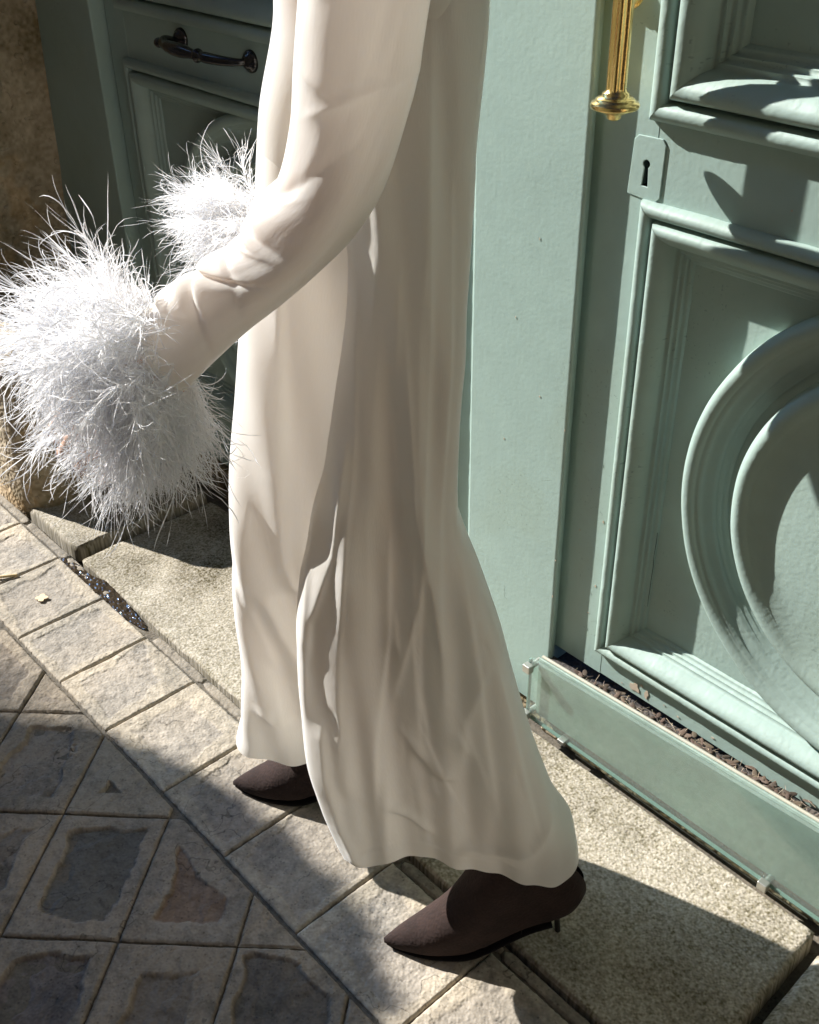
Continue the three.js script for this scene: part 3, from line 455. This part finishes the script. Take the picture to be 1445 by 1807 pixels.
legs.push(drape({
  front: table([[1.5, -0.06], [1.3, -0.075], [1.15, -0.066], [1.04, -0.063], [0.93, -0.082], [0.841, -0.099], [0.776, -0.113], [0.73, -0.122], [0.676, -0.134], [0.59, -0.141], [0.499, -0.143], [0.392, -0.142], [0.34, -0.133], [0.275, -0.12], [0.219, -0.106], [0.171, -0.092], [0.1, -0.08]]),
  back: table([[1.5, 0.085], [1.311, 0.088], [1.248, 0.085], [1.176, 0.079], [1.088, 0.075], [1.013, 0.072], [0.948, 0.069], [0.895, 0.064], [0.824, 0.06], [0.751, 0.062], [0.712, 0.072], [0.656, 0.093], [0.578, 0.116], [0.495, 0.137], [0.407, 0.164], [0.335, 0.186], [0.27, 0.21], [0.225, 0.233], [0.191, 0.240], [0.1, 0.244]]),
  zc: table([[1.4, 0.05], [1.05, 0.085], [0.68, 0.145], [0.2, 0.185], [0.1, 0.185]]), hz: table([[1.4, 0.10], [1.1, 0.095], [0.7, 0.085], [0.2, 0.085]]), yTop: 1.46,
  hem: (c, s) => { const near = [[-1, 0.185], [-0.8, 0.225], [-0.62, 0.232], [-0.45, 0.252], [-0.2, 0.258], [0, 0.248], [0.3, 0.222], [0.5, 0.203], [0.68, 0.188], [0.85, 0.198], [1, 0.205]]; return (s >= 0 ? table(near)(c) : mix(table(near)(c), 0.185, -s)); },
  fold: (x, y, s, c, v) => { let d = 0.0035 * broad(x, y, 70, 0.4) + 0.002 * broad(x, y, 140, 2.1) + 0.004 * (fbm(x * 14 + 3, y * 5, s > 0 ? 1.2 : 7.7, 3) - 0.5) + 0.0014 * (fbm(x * 40, y * 40, 3.1, 3) - 0.5); if (s > -0.15) for (const f of nearFolds) d += f(x, y) * smooth(-0.15, 0.1, s); return d + 0.003 * Math.sin(c * 9 + y * 6) * smooth(0.6, 0.2, y) + 0.0009 * smooth(0.976, 0.979, v); },
}));
legs.push(drape({
  front: table([[1.5, -0.09], [1.4, -0.110], [1.294, -0.128], [1.204, -0.150], [1.139, -0.163], [1.085, -0.170], [0.96, -0.194], [0.865, -0.208], [0.706, -0.229], [0.559, -0.250], [0.452, -0.262], [0.337, -0.269], [0.25, -0.277], [0.199, -0.283], [0.16, -0.298], [0.1, -0.3]]),
  back: table([[1.5, 0.05], [1.3, 0.06], [1.0, 0.03], [0.7, -0.03], [0.5, -0.05], [0.2, -0.06]]),
  zc: table([[1.4, -0.04], [1.0, 0.01], [0.72, 0.015], [0.45, -0.055], [0.1, -0.08]]), hz: table([[1.4, 0.12], [1.05, 0.145], [0.72, 0.155], [0.5, 0.11], [0.2, 0.075]]), yTop: 1.46,
  hem: (c, s) => 0.165 + 0.012 * s - 0.03 * (c + 1) * 0.5 + 0.004 * Math.sin(c * 7),
  fold: (x, y, s, c) => { let d = 0.004 * broad(x, y, 85, 1.4, 0.2) + 0.004 * (fbm(x * 14 + 3, y * 5, s > 0 ? 2.2 : 8.7, 3) - 0.5) + 0.0012 * (fbm(x * 40, y * 40, 5.1, 3) - 0.5); if (s > -0.1) for (const f of farFolds) d += f(x, y) * smooth(-0.1, 0.1, s); return d; }, nu: 200, nv: 240,
}));
legs.push(drape({                                                   // upper body
  front: table([[1.49, -0.02], [1.46, -0.075], [1.4, -0.118], [1.294, -0.131], [1.204, -0.152], [1.1, -0.17], [0.95, -0.19]]),
  back: table([[1.49, 0.03], [1.46, 0.06], [1.4, 0.082], [1.3, 0.084], [1.1, 0.07], [0.95, 0.06]]),
  zc: () => -0.01, hz: table([[1.49, 0.05], [1.46, 0.13], [1.4, 0.185], [1.3, 0.165], [1.1, 0.13], [0.95, 0.12]]), yTop: 1.495,
  hem: () => 1.06, fold: (x, y, s, c) => 0.004 * broad(x, y, 60, 2.4, 0.2) + 0.004 * (fbm(x * 14, y * 6, 4.2, 3) - 0.5), nu: 160, nv: 110,
}));
const outfit = mesh('satin_suit', mergeGeometries(legs), satin, person);
// sleeves: lofted between the front and back edge of the hanging cloth
function sleeve(rows, seed, bunch) {                                // rows [[front x, y, back x, y, z, half depth], ...]
  const n = rows.length - 1, T = [0, 1, 2, 3, 4, 5].map(q => table(rows.map((r, i) => [i / n, r[q]]))), r = rng(seed), creases = [];
  for (let i = 0; i < 26; i++) { const low = i < 18; creases.push({ v: low ? mix(bunch, 0.97, (i + 0.7 * r()) / 18) : mix(0.1, bunch, r()), a: low ? Math.PI * (0.75 + 0.5 * r()) : Math.PI * (0.2 + 0.6 * r()), span: low ? 0.5 + 0.7 * r() : 0.4 + 0.6 * r(), slant: (r() - 0.5) * (low ? 0.16 : 0.10), amp: low ? (r() < 0.3 ? -1 : 1) * (0.003 + 0.006 * r()) : 0.0012 + 0.0012 * r(), w: low ? 0.010 + 0.016 * r() : 0.008 + 0.006 * r() }); }
  return grid(190, 260, (u, v) => {
    const fx = T[0](v), fy = T[1](v), bx = T[2](v), by = T[3](v), zc = T[4](v), hz = T[5](v), a = u * Math.PI * 2, ca = Math.cos(a), sa = Math.sin(a), pw = ca > 0 ? 1.75 : 2.4, q = Math.pow(Math.abs(ca) ** pw + Math.abs(sa) ** pw, -1 / pw);
    const hx = (bx - fx) / 2, hy = (by - fy) / 2, hl = Math.hypot(hx, hy); let d = 0.0022 * Math.sin(a * 4 + v * 5 + seed) + 0.004 * (fbm(ca * 1.5 + v * 5, sa * 1.5 + 3, seed, 3) - 0.5);
    for (const c of creases) { let da = a - c.a; if (da > Math.PI) da -= 2 * Math.PI; if (da < -Math.PI) da += 2 * Math.PI; const e = Math.exp(-((da / c.span) ** 2)); if (e < 0.02) continue; const dv = (v - c.v - c.slant * da) / c.w; d += c.amp * e * Math.exp(-(Math.abs(dv) ** (dv > 0 ? 1.3 : 2))); }
    const k = q * (1 + d / hl * 0.9); return [(fx + bx) / 2 + hx * ca * k, (fy + by) / 2 + hy * ca * k, zc + hz * sa * q + sa * d, u * 0.3, v * 0.6];
  }, true);
}
const nearSleeve = [[-0.055, 1.45, 0.05, 1.465, 0.185, 0.035], [-0.078, 1.39, 0.038, 1.395, 0.235, 0.05], [-0.083, 1.345, 0.028, 1.344, 0.25, 0.05], [-0.089, 1.29, 0.017, 1.285, 0.255, 0.05], [-0.094, 1.245, 0.005, 1.245, 0.257, 0.05], [-0.109, 1.197, -0.009, 1.203, 0.26, 0.052], [-0.134, 1.172, -0.025, 1.170, 0.264, 0.053], [-0.147, 1.147, -0.048, 1.141, 0.27, 0.05], [-0.166, 1.135, -0.080, 1.113, 0.28, 0.047], [-0.190, 1.126, -0.112, 1.088, 0.29, 0.045], [-0.212, 1.110, -0.144, 1.067, 0.302, 0.042], [-0.230, 1.095, -0.172, 1.045, 0.314, 0.042], [-0.244, 1.078, -0.198, 1.022, 0.323, 0.042]];
const farSleeve = [[-0.05, 1.45, 0.055, 1.465, -0.19, 0.035], [-0.06, 1.39, 0.055, 1.395, -0.25, 0.05], [-0.055, 1.31, 0.06, 1.31, -0.285, 0.055], [-0.06, 1.23, 0.05, 1.21, -0.295, 0.055], [-0.09, 1.16, 0.0, 1.10, -0.28, 0.05], [-0.13, 1.10, -0.06, 1.035, -0.25, 0.046], [-0.165, 1.06, -0.115, 0.995, -0.225, 0.042], [-0.205, 1.025, -0.165, 0.965, -0.20, 0.038]];
mesh('sleeve', sleeve(nearSleeve, 12, 0.42), satin, person);
mesh('sleeve', sleeve(farSleeve, 29, 0.45), satin, person);
// ostrich feather cuffs: curled strands rooted round the wrist
function featherCuff(wrist, axis, n, seed, reach, opts = {}) {
  const r = rng(seed), W = new THREE.Vector3(...wrist), A = new THREE.Vector3(...axis).normalize(), U = new THREE.Vector3(0, 1, 0).cross(A).normalize(), V = new THREE.Vector3().crossVectors(A, U).normalize();
  const pos = [], nor = [], idx = []; const SEG = 9, tmp = new THREE.Vector3(), s1 = new THREE.Vector3(), s2 = new THREE.Vector3();
  const strand = (p, d, len, rad, curl, grav, wob) => {
    const pts = [p.clone()]; const ax = new THREE.Vector3(r() - 0.5, r() - 0.5, r() - 0.5).normalize(); let q = p.clone(), e = d.clone();
    for (let k = 0; k < SEG; k++) { e.applyAxisAngle(ax, curl / SEG * (0.4 + 1.6 * k / SEG) + wob * (r() - 0.5)); e.y -= grav / SEG; e.normalize(); q = q.clone().addScaledVector(e, len / SEG); pts.push(q); }
    const base = pos.length / 3, spin = r() * 6.28;
    for (let k = 0; k <= SEG; k++) {
      tmp.copy(pts[Math.min(k + 1, SEG)]).sub(pts[Math.max(0, k - 1)]).normalize(); s1.set(0.31, 0.87, 0.38).cross(tmp).normalize(); s2.crossVectors(tmp, s1); const w = rad * (k === SEG ? 0.15 : (1 - 0.55 * (k / SEG) ** 2) * (0.75 + 0.5 * r())), c = Math.cos(spin + k * 0.25), s = Math.sin(spin + k * 0.25);
      const wx = s1.x * c + s2.x * s, wy = s1.y * c + s2.y * s, wz = s1.z * c + s2.z * s, nx = -s1.x * s + s2.x * c, ny = -s1.y * s + s2.y * c, nz = -s1.z * s + s2.z * c;
      for (const q of [-1, 1]) { pos.push(pts[k].x + wx * w * q, pts[k].y + wy * w * q, pts[k].z + wz * w * q); nor.push(-nx, -ny, -nz); }
      if (k < SEG) { const i0 = base + k * 2; idx.push(i0, i0 + 1, i0 + 3, i0, i0 + 3, i0 + 2); }
    }
    return pts;
  };
  for (let i = 0; i < n; i++) {                                     // one plume: a curved quill with wavy barbs down both sides
    const phi = i * 2.39996 + r() * 0.4, rad = V.clone().multiplyScalar(Math.sin(phi)).addScaledVector(U, Math.cos(phi));
    const p = W.clone().addScaledVector(A, mix(-0.012, 0.045, r())).addScaledVector(rad, mix(0.02, 0.034, r()));
    const beta = mix((opts.b0 ?? 0.1) + 0.2 * clamp(-rad.y), opts.b1 ?? 1.3, r()), d = rad.clone().multiplyScalar(Math.cos(beta)).addScaledVector(A, Math.sin(beta));
    d.x += 0.25 * (r() - 0.5); d.y += 0.25 * (r() - 0.5); d.z += 0.25 * (r() - 0.5); d.normalize();
    const len = reach * (0.45 + 0.4 * r()) * (1 - 0.22 * clamp(-rad.y)), pts = strand(p, d, len, 0.0005, (r() - 0.4) * 1.6, (opts.grav ?? 0.5) * (0.3 + r()), 0.1);
    const nb = 64; for (let k = 0; k < nb; k++) {
      const f = Math.min(0.999, 0.12 + 0.9 * k / nb) * SEG, q = Math.min(SEG - 1, Math.floor(f)), at = pts[q].clone().lerp(pts[q + 1], f - q), dd = pts[q + 1].clone().sub(pts[q]).normalize();
      const open = 0.75 - 0.35 * k / nb; dd.x += open * 2 * (r() - 0.5); dd.y += open * 2 * (r() - 0.5); dd.z += open * 2 * (r() - 0.5);
      const long = r() < 0.07; strand(at, dd.normalize(), reach * (0.18 + 0.28 * r()) * (long ? 1.7 : 1), mix(0.0003, 0.0008, r()), (r() - 0.35) * (long ? 4.8 : 3.4), 0.7 * r(), 0.55);
    }
  }
  const g = new THREE.BufferGeometry(); g.setAttribute('position', new THREE.Float32BufferAttribute(pos, 3)); g.setAttribute('normal', new THREE.Float32BufferAttribute(nor, 3)); g.setIndex(idx); return g;
}
mesh('feather_cuff', featherCuff([-0.218, 1.052, 0.318], [-0.82, -0.36, 0.2], 250, 41, 0.136, { grav: 0.4 }), featherMat, person);
mesh('feather_cuff', featherCuff([-0.172, 1.005, -0.19], [-0.74, -0.6, 0.12], 190, 43, 0.122, { grav: 0.1, b1: 1.3 }), featherMat, person);
// pointed suede ankle boots on thin heels
function boot(L) {                                                  // along local -x: toe at x = 0, heel back at x = L
  const sole = table([[0, 0.010], [0.06, 0.004], [0.3, 0.002], [0.42, 0.006], [0.55, 0.022], [0.7, 0.043], [0.85, 0.056], [1, 0.060]]);
  const topY = table([[0, 0.016], [0.05, 0.028], [0.12, 0.042], [0.2, 0.057], [0.33, 0.092], [0.42, 0.132], [0.48, 0.17], [0.54, 0.205], [0.6, 0.225], [0.7, 0.225], [1, 0.215]]);
  const half = table([[0, 0.003], [0.03, 0.0085], [0.1, 0.020], [0.22, 0.034], [0.34, 0.041], [0.46, 0.0455], [0.6, 0.042], [0.75, 0.037], [0.88, 0.034], [0.96, 0.024], [1, 0.008]]);
  const g = grid(64, 110, (u, v) => {
    const t = v < 0.02 ? v / 0.02 * 0.006 : mix(0.006, 1, (v - 0.02) / 0.98), a = u * Math.PI * 2, y0 = sole(t), y1 = topY(t), c = Math.cos(a), s = Math.sin(a), low = s < 0;
    const ym = mix(y0, y1, t < 0.5 ? 0.38 : 0.3), k = low ? 3.6 : mix(2.0, 3.2, smooth(0.35, 0.6, t)), n = Math.pow(Math.abs(c) ** k + Math.abs(s) ** k, -1 / k);
    let y = ym + (low ? ym - y0 : y1 - ym) * s * n; const ank = smooth(0.08, 0.16, y) * smooth(0.5, 0.62, t);
    let z = half(t) * c * n * (1 - 0.10 * ank * smooth(0.13, 0.11, y)); const w = 0.0012 * (fbm(t * 5 + 3, y * 20, 1.5, 2) - 0.5);
    let x = t * L; if (t > 0.8) x += (0.012 * smooth(0.06, 0.1, y) - 0.006 * smooth(0.10, 0.16, y)) * smooth(0.8, 1, t);
    x -= 0.036 * smooth(0.115, 0.205, y) * smooth(0.62, 0.9, t); return [x, y + w, z + (z > 0 ? w : -w), t * L * 2, (y + c * 0.05) * 2];
  }, true);
  const G = new THREE.Group();
  mesh('upper', boxUV(g, 2.2), suede, G);
  const sg = grid(24, 60, (u, v) => { const t = mix(0.012, 0.86, v), a = u * Math.PI * 2, c = Math.cos(a), s = Math.sin(a); return [t * L, sole(t) - 0.0002 + 0.0016 * s * Math.pow(Math.abs(s), 0.2), half(t) * 0.985 * c]; }, true);
  mesh('sole', sg, soleMat, G);
  const hg = grid(20, 24, (u, v) => { const a = u * Math.PI * 2, y = mix(0.0, 0.062, v), w = mix(0.0045, 0.019, smooth(0.35, 1, v) ** 1.6), d = mix(0.0045, 0.020, smooth(0.4, 1, v) ** 1.5); return [L * 0.90 + 0.006 * (1 - v) + d * Math.cos(a), y, w * Math.sin(a)]; }, true);
  mesh('heel', hg, soleMat, G);
  mesh('seam', new THREE.TubeGeometry(new THREE.CatmullRomCurve3([0.03, 0.06, 0.10, 0.14, 0.18].map((y, i) => new THREE.Vector3(L * (0.70 + 0.004 * i), y + 0.012, 0.0335 - 0.0006 * Math.abs(i - 2)))), 30, 0.0006, 5), soleMat, G);
  return G;
}
function wear(toe, heel, name = 'boot') { const dx = heel[0] - toe[0], dz = heel[1] - toe[1], b = boot(Math.hypot(dx, dz)); b.name = name; b.position.set(toe[0], 0, toe[1]); b.rotation.y = Math.atan2(-dz, dx); person.add(b); return b; }
wear([-0.047, 0.222], [0.247, 0.196]);
wear([-0.322, -0.100], [-0.03, -0.085]);

// the body under the clothes: one continuous surface
function field(bones, lo, hi, n, k = 0.02) {
  const mc = new MarchingCubes(n, skin, false, false, 400000); const f = mc.field, c = [(lo[0] + hi[0]) / 2, (lo[1] + hi[1]) / 2, (lo[2] + hi[2]) / 2], h = [(hi[0] - lo[0]) / 2, (hi[1] - lo[1]) / 2, (hi[2] - lo[2]) / 2];
  const B = bones.map(([a, b, ra, rb, kk]) => ({ a, d: [b[0] - a[0], b[1] - a[1], b[2] - a[2]], ra, rb, kk: kk ?? k, l: (b[0] - a[0]) ** 2 + (b[1] - a[1]) ** 2 + (b[2] - a[2]) ** 2 + 1e-9 }));
  for (let z = 0; z < n; z++) for (let y = 0; y < n; y++) for (let x = 0; x < n; x++) {
    const X = c[0] + h[0] * (x - n / 2) / (n / 2), Y = c[1] + h[1] * (y - n / 2) / (n / 2), Z = c[2] + h[2] * (z - n / 2) / (n / 2); let s = 1e3;
    for (const b of B) { const px = X - b.a[0], py = Y - b.a[1], pz = Z - b.a[2], t = clamp((px * b.d[0] + py * b.d[1] + pz * b.d[2]) / b.l), d = Math.hypot(px - b.d[0] * t, py - b.d[1] * t, pz - b.d[2] * t) - mix(b.ra, b.rb, t), q = Math.max(b.kk - Math.abs(s - d), 0) / b.kk; s = Math.min(s, d) - q * q * b.kk * 0.25; }
    f[x + y * n + z * n * n] = -s;
  }
  mc.isolation = 0; mc.update(); const cnt = mc.count, P = mc.positionArray.slice(0, cnt * 3);
  for (let i = 0; i < cnt; i++) for (let q = 0; q < 3; q++) P[i * 3 + q] = c[q] + P[i * 3 + q] * h[q];
  let g = new THREE.BufferGeometry(); g.setAttribute('position', new THREE.BufferAttribute(new Float32Array(P), 3)); g = mergeVertices(g, 1e-5); g.computeVertexNormals(); return g;
}
{
  const body = field([
    [[-0.03, 1.12, 0], [-0.02, 1.36, 0], 0.07, 0.085], [[-0.02, 1.36, -0.10], [-0.02, 1.36, 0.10], 0.07, 0.07], [[-0.01, 1.42, -0.15], [-0.01, 1.42, 0.15], 0.045, 0.045], [[-0.02, 1.0, -0.06], [-0.005, 1.0, 0.06], 0.062, 0.055], [[-0.01, 1.40, 0], [-0.03, 1.54, 0], 0.06, 0.05],
    [[0.0, 0.95, 0.085], [-0.02, 0.52, 0.15], 0.046, 0.036], [[-0.02, 0.52, 0.15], [0.165, 0.17, 0.2], 0.036, 0.022], [[-0.06, 0.95, -0.06], [-0.15, 0.52, -0.08], 0.06, 0.045], [[-0.15, 0.52, -0.08], [-0.10, 0.17, -0.09], 0.046, 0.024],
    [[0.0, 1.42, 0.17], [-0.072, 1.180, 0.258], 0.034, 0.025], [[-0.072, 1.180, 0.258], [-0.215, 1.056, 0.318], 0.025, 0.021], [[-0.01, 1.42, -0.19], [0.0, 1.20, -0.29], 0.045, 0.036], [[0.0, 1.20, -0.29], [-0.165, 1.0, -0.21], 0.036, 0.024],
  ], [-0.36, 0.05, -0.40], [0.34, 1.62, 0.42], 96, 0.05);
  const H = [-0.06, 1.64, 0];
  const head = field([
    [[-0.025, 1.665, 0], [-0.045, 1.66, 0], 0.088, 0.085], [[-0.08, 1.60, 0], [-0.10, 1.575, 0], 0.062, 0.045], [[-0.03, 1.5, 0], [-0.04, 1.60, 0], 0.05, 0.055], [[-0.128, 1.648, 0], [-0.156, 1.612, 0], 0.010, 0.013, 0.012], [[-0.130, 1.578, -0.014], [-0.130, 1.578, 0.014], 0.014, 0.014, 0.012], [[-0.128, 1.568, -0.012], [-0.128, 1.568, 0.012], 0.012, 0.012, 0.01], [[-0.12, 1.545, 0], [-0.118, 1.548, 0], 0.024, 0.024],
    [[-0.03, 1.655, 0.088], [-0.03, 1.61, 0.082], 0.016, 0.010, 0.01], [[-0.03, 1.655, -0.088], [-0.03, 1.61, -0.082], 0.016, 0.010, 0.01], [[-0.118, 1.655, 0.032], [-0.118, 1.655, 0.034], 0.016, 0.016, 0.02], [[-0.118, 1.655, -0.032], [-0.118, 1.655, -0.034], 0.016, 0.016, 0.02],
  ], [-0.19, 1.44, -0.14], [0.10, 1.79, 0.14], 80, 0.03);
  const hand = (W, D, N, side) => {
    const d = new THREE.Vector3(...D).normalize(), n = new THREE.Vector3(...N), s = new THREE.Vector3().crossVectors(d, n).normalize().multiplyScalar(side), up = new THREE.Vector3().crossVectors(s, d).normalize(); const w = new THREE.Vector3(...W), at = (a, b, c) => w.clone().addScaledVector(d, a).addScaledVector(s, b).addScaledVector(up, c).toArray();
    const B = []; for (const b of [-0.027, -0.009, 0.009, 0.026]) B.push([at(0.005, b * 0.6, 0), at(0.082, b, 0), 0.016, 0.012, 0.012]);
    const tips = []; [[-0.028, 0.058], [-0.0095, 0.074], [0.0095, 0.080], [0.028, 0.070]].forEach(([b, l]) => { const p = [at(0.084, b, 0), at(0.084 + l * 0.45, b * 1.08, -l * 0.14), at(0.084 + l * 0.72, b * 1.1, -l * 0.36), at(0.084 + l * 0.86, b * 1.1, -l * 0.60)]; B.push([p[0], p[1], 0.0095, 0.0088, 0.004], [p[1], p[2], 0.0088, 0.008, 0.004], [p[2], p[3], 0.008, 0.0068, 0.004]); tips.push(p[3]); });
    const t = [at(0.022, 0.022, -0.004), at(0.055, 0.046, -0.018), at(0.083, 0.052, -0.026)]; B.push([t[0], t[1], 0.013, 0.0105, 0.008], [t[1], t[2], 0.0105, 0.008, 0.004]); tips.push(t[2]);
    B.push([at(-0.03, 0, 0), at(0.01, 0, 0), 0.022, 0.021, 0.012]);
    const P = B.flatMap(b => [b[0], b[1]]), lo = [0, 1, 2].map(q => Math.min(...P.map(p => p[q])) - 0.03), hi = [0, 1, 2].map(q => Math.max(...P.map(p => p[q])) + 0.03); return [field(B, lo, hi, 64, 0.006), tips, d];
  };
  const [h1, t1, d1] = hand([-0.225, 1.042, 0.318], [-0.72, -0.58, 0.22], [0.5, 0.75, 0.35], 1), [h2, t2, d2] = hand([-0.17, 0.996, -0.208], [-0.62, -0.76, 0.12], [0.5, 0.75, -0.35], -1);
  mesh('body', mergeGeometries([body, head, h1, h2]), skin, person);
  for (const [tips, d] of [[t1, d1], [t2, d2]]) for (const p of tips) mesh('fingernail', new THREE.SphereGeometry(0.0072, 10, 8).scale(1.2, 0.8, 0.9).translate(p[0] + d.x * 0.003, p[1] + 0.003, p[2]), nailMat, person);
  const hair = field([[[0.0, 1.68, 0], [-0.02, 1.69, 0], 0.103, 0.1], [[0.04, 1.66, 0], [0.07, 1.5, 0], 0.09, 0.07], [[0.07, 1.5, 0], [0.075, 1.36, 0], 0.07, 0.04], [[0.03, 1.6, 0.06], [0.05, 1.42, 0.07], 0.05, 0.03], [[0.03, 1.6, -0.06], [0.05, 1.42, -0.07], 0.05, 0.03]], [-0.14, 1.28, -0.16], [0.19, 1.82, 0.16], 64, 0.04);
  mesh('hair', hair, hairMat, person);
}
// ------------------------------------------------------------------ outside the frame: the clipped tree whose shade lies on the flags
{
  const tree = group('potted_tree');
  tag(tree, 'clipped leafy tree in a round clay pot beside the pavement', 'tree');
  const h0 = 2.05, off = [-3.1 / 2.2 * h0, 1 / 2.2 * h0];
  const lobes = [[-0.24, 0.845, 0.235, 0], [-0.13, 0.80, 0.22, 0.05], [-0.03, 0.81, 0.215, -0.05], [0.03, 0.83, 0.21, 0.1], [-0.1, 1.05, 0.27, 0], [0.15, 1.05, 0.26, 0], [-0.35, 1.1, 0.24, 0.05], [0.3, 1.0, 0.2, 0]].map(([x, z, r, dy]) => { const h = h0 + dy; return [x - 3.1 / 2.2 * h, h, z + 1 / 2.2 * h, r]; });
  const r = rng(3), leaf = []; const quad = new THREE.Shape(); quad.moveTo(0, -0.022); quad.quadraticCurveTo(0.011, 0, 0, 0.026); quad.quadraticCurveTo(-0.011, 0, 0, -0.022);
  const lg = new THREE.ShapeGeometry(quad, 3), m4 = new THREE.Object3D();
  for (const [x, y, z, R] of lobes) for (let i = 0; i < 2600; i++) { const d = new THREE.Vector3(r() - 0.5, r() - 0.5, r() - 0.5).normalize().multiplyScalar(R * Math.pow(r(), 0.33)); m4.position.set(x + d.x, y + d.y, z + d.z); m4.rotation.set(r() * 6, r() * 6, r() * 6); m4.scale.setScalar(1.3 + 0.7 * r()); m4.updateMatrix(); leaf.push(lg.clone().applyMatrix4(m4.matrix)); }
  mesh('crown', mergeGeometries(leaf), new THREE.MeshStandardMaterial({ color: lin(0.05, 0.09, 0.03), roughness: 0.6, side: THREE.DoubleSide }), tree);
  const tx = -0.05 + off[0], tz = 1.0 + off[1], bark = new THREE.MeshStandardMaterial({ color: lin(0.12, 0.08, 0.05), roughness: 0.95, map: stoneTone });
  mesh('trunk', new THREE.CylinderGeometry(0.02, 0.03, 1.6, 14, 8).translate(tx, 1.15, tz), bark, tree);
  mesh('pot', new THREE.LatheGeometry([[0.0, 0.0], [0.15, 0.0], [0.21, 0.36], [0.23, 0.37], [0.23, 0.42], [0.2, 0.42], [0.19, 0.36], [0, 0.36]].map(p => new THREE.Vector2(...p)), 40).translate(tx, -0.045, tz), new THREE.MeshStandardMaterial({ color: lin(0.42, 0.19, 0.11), roughness: 0.9, map: stoneTone }), tree);
}
renderer.render(scene, camera);
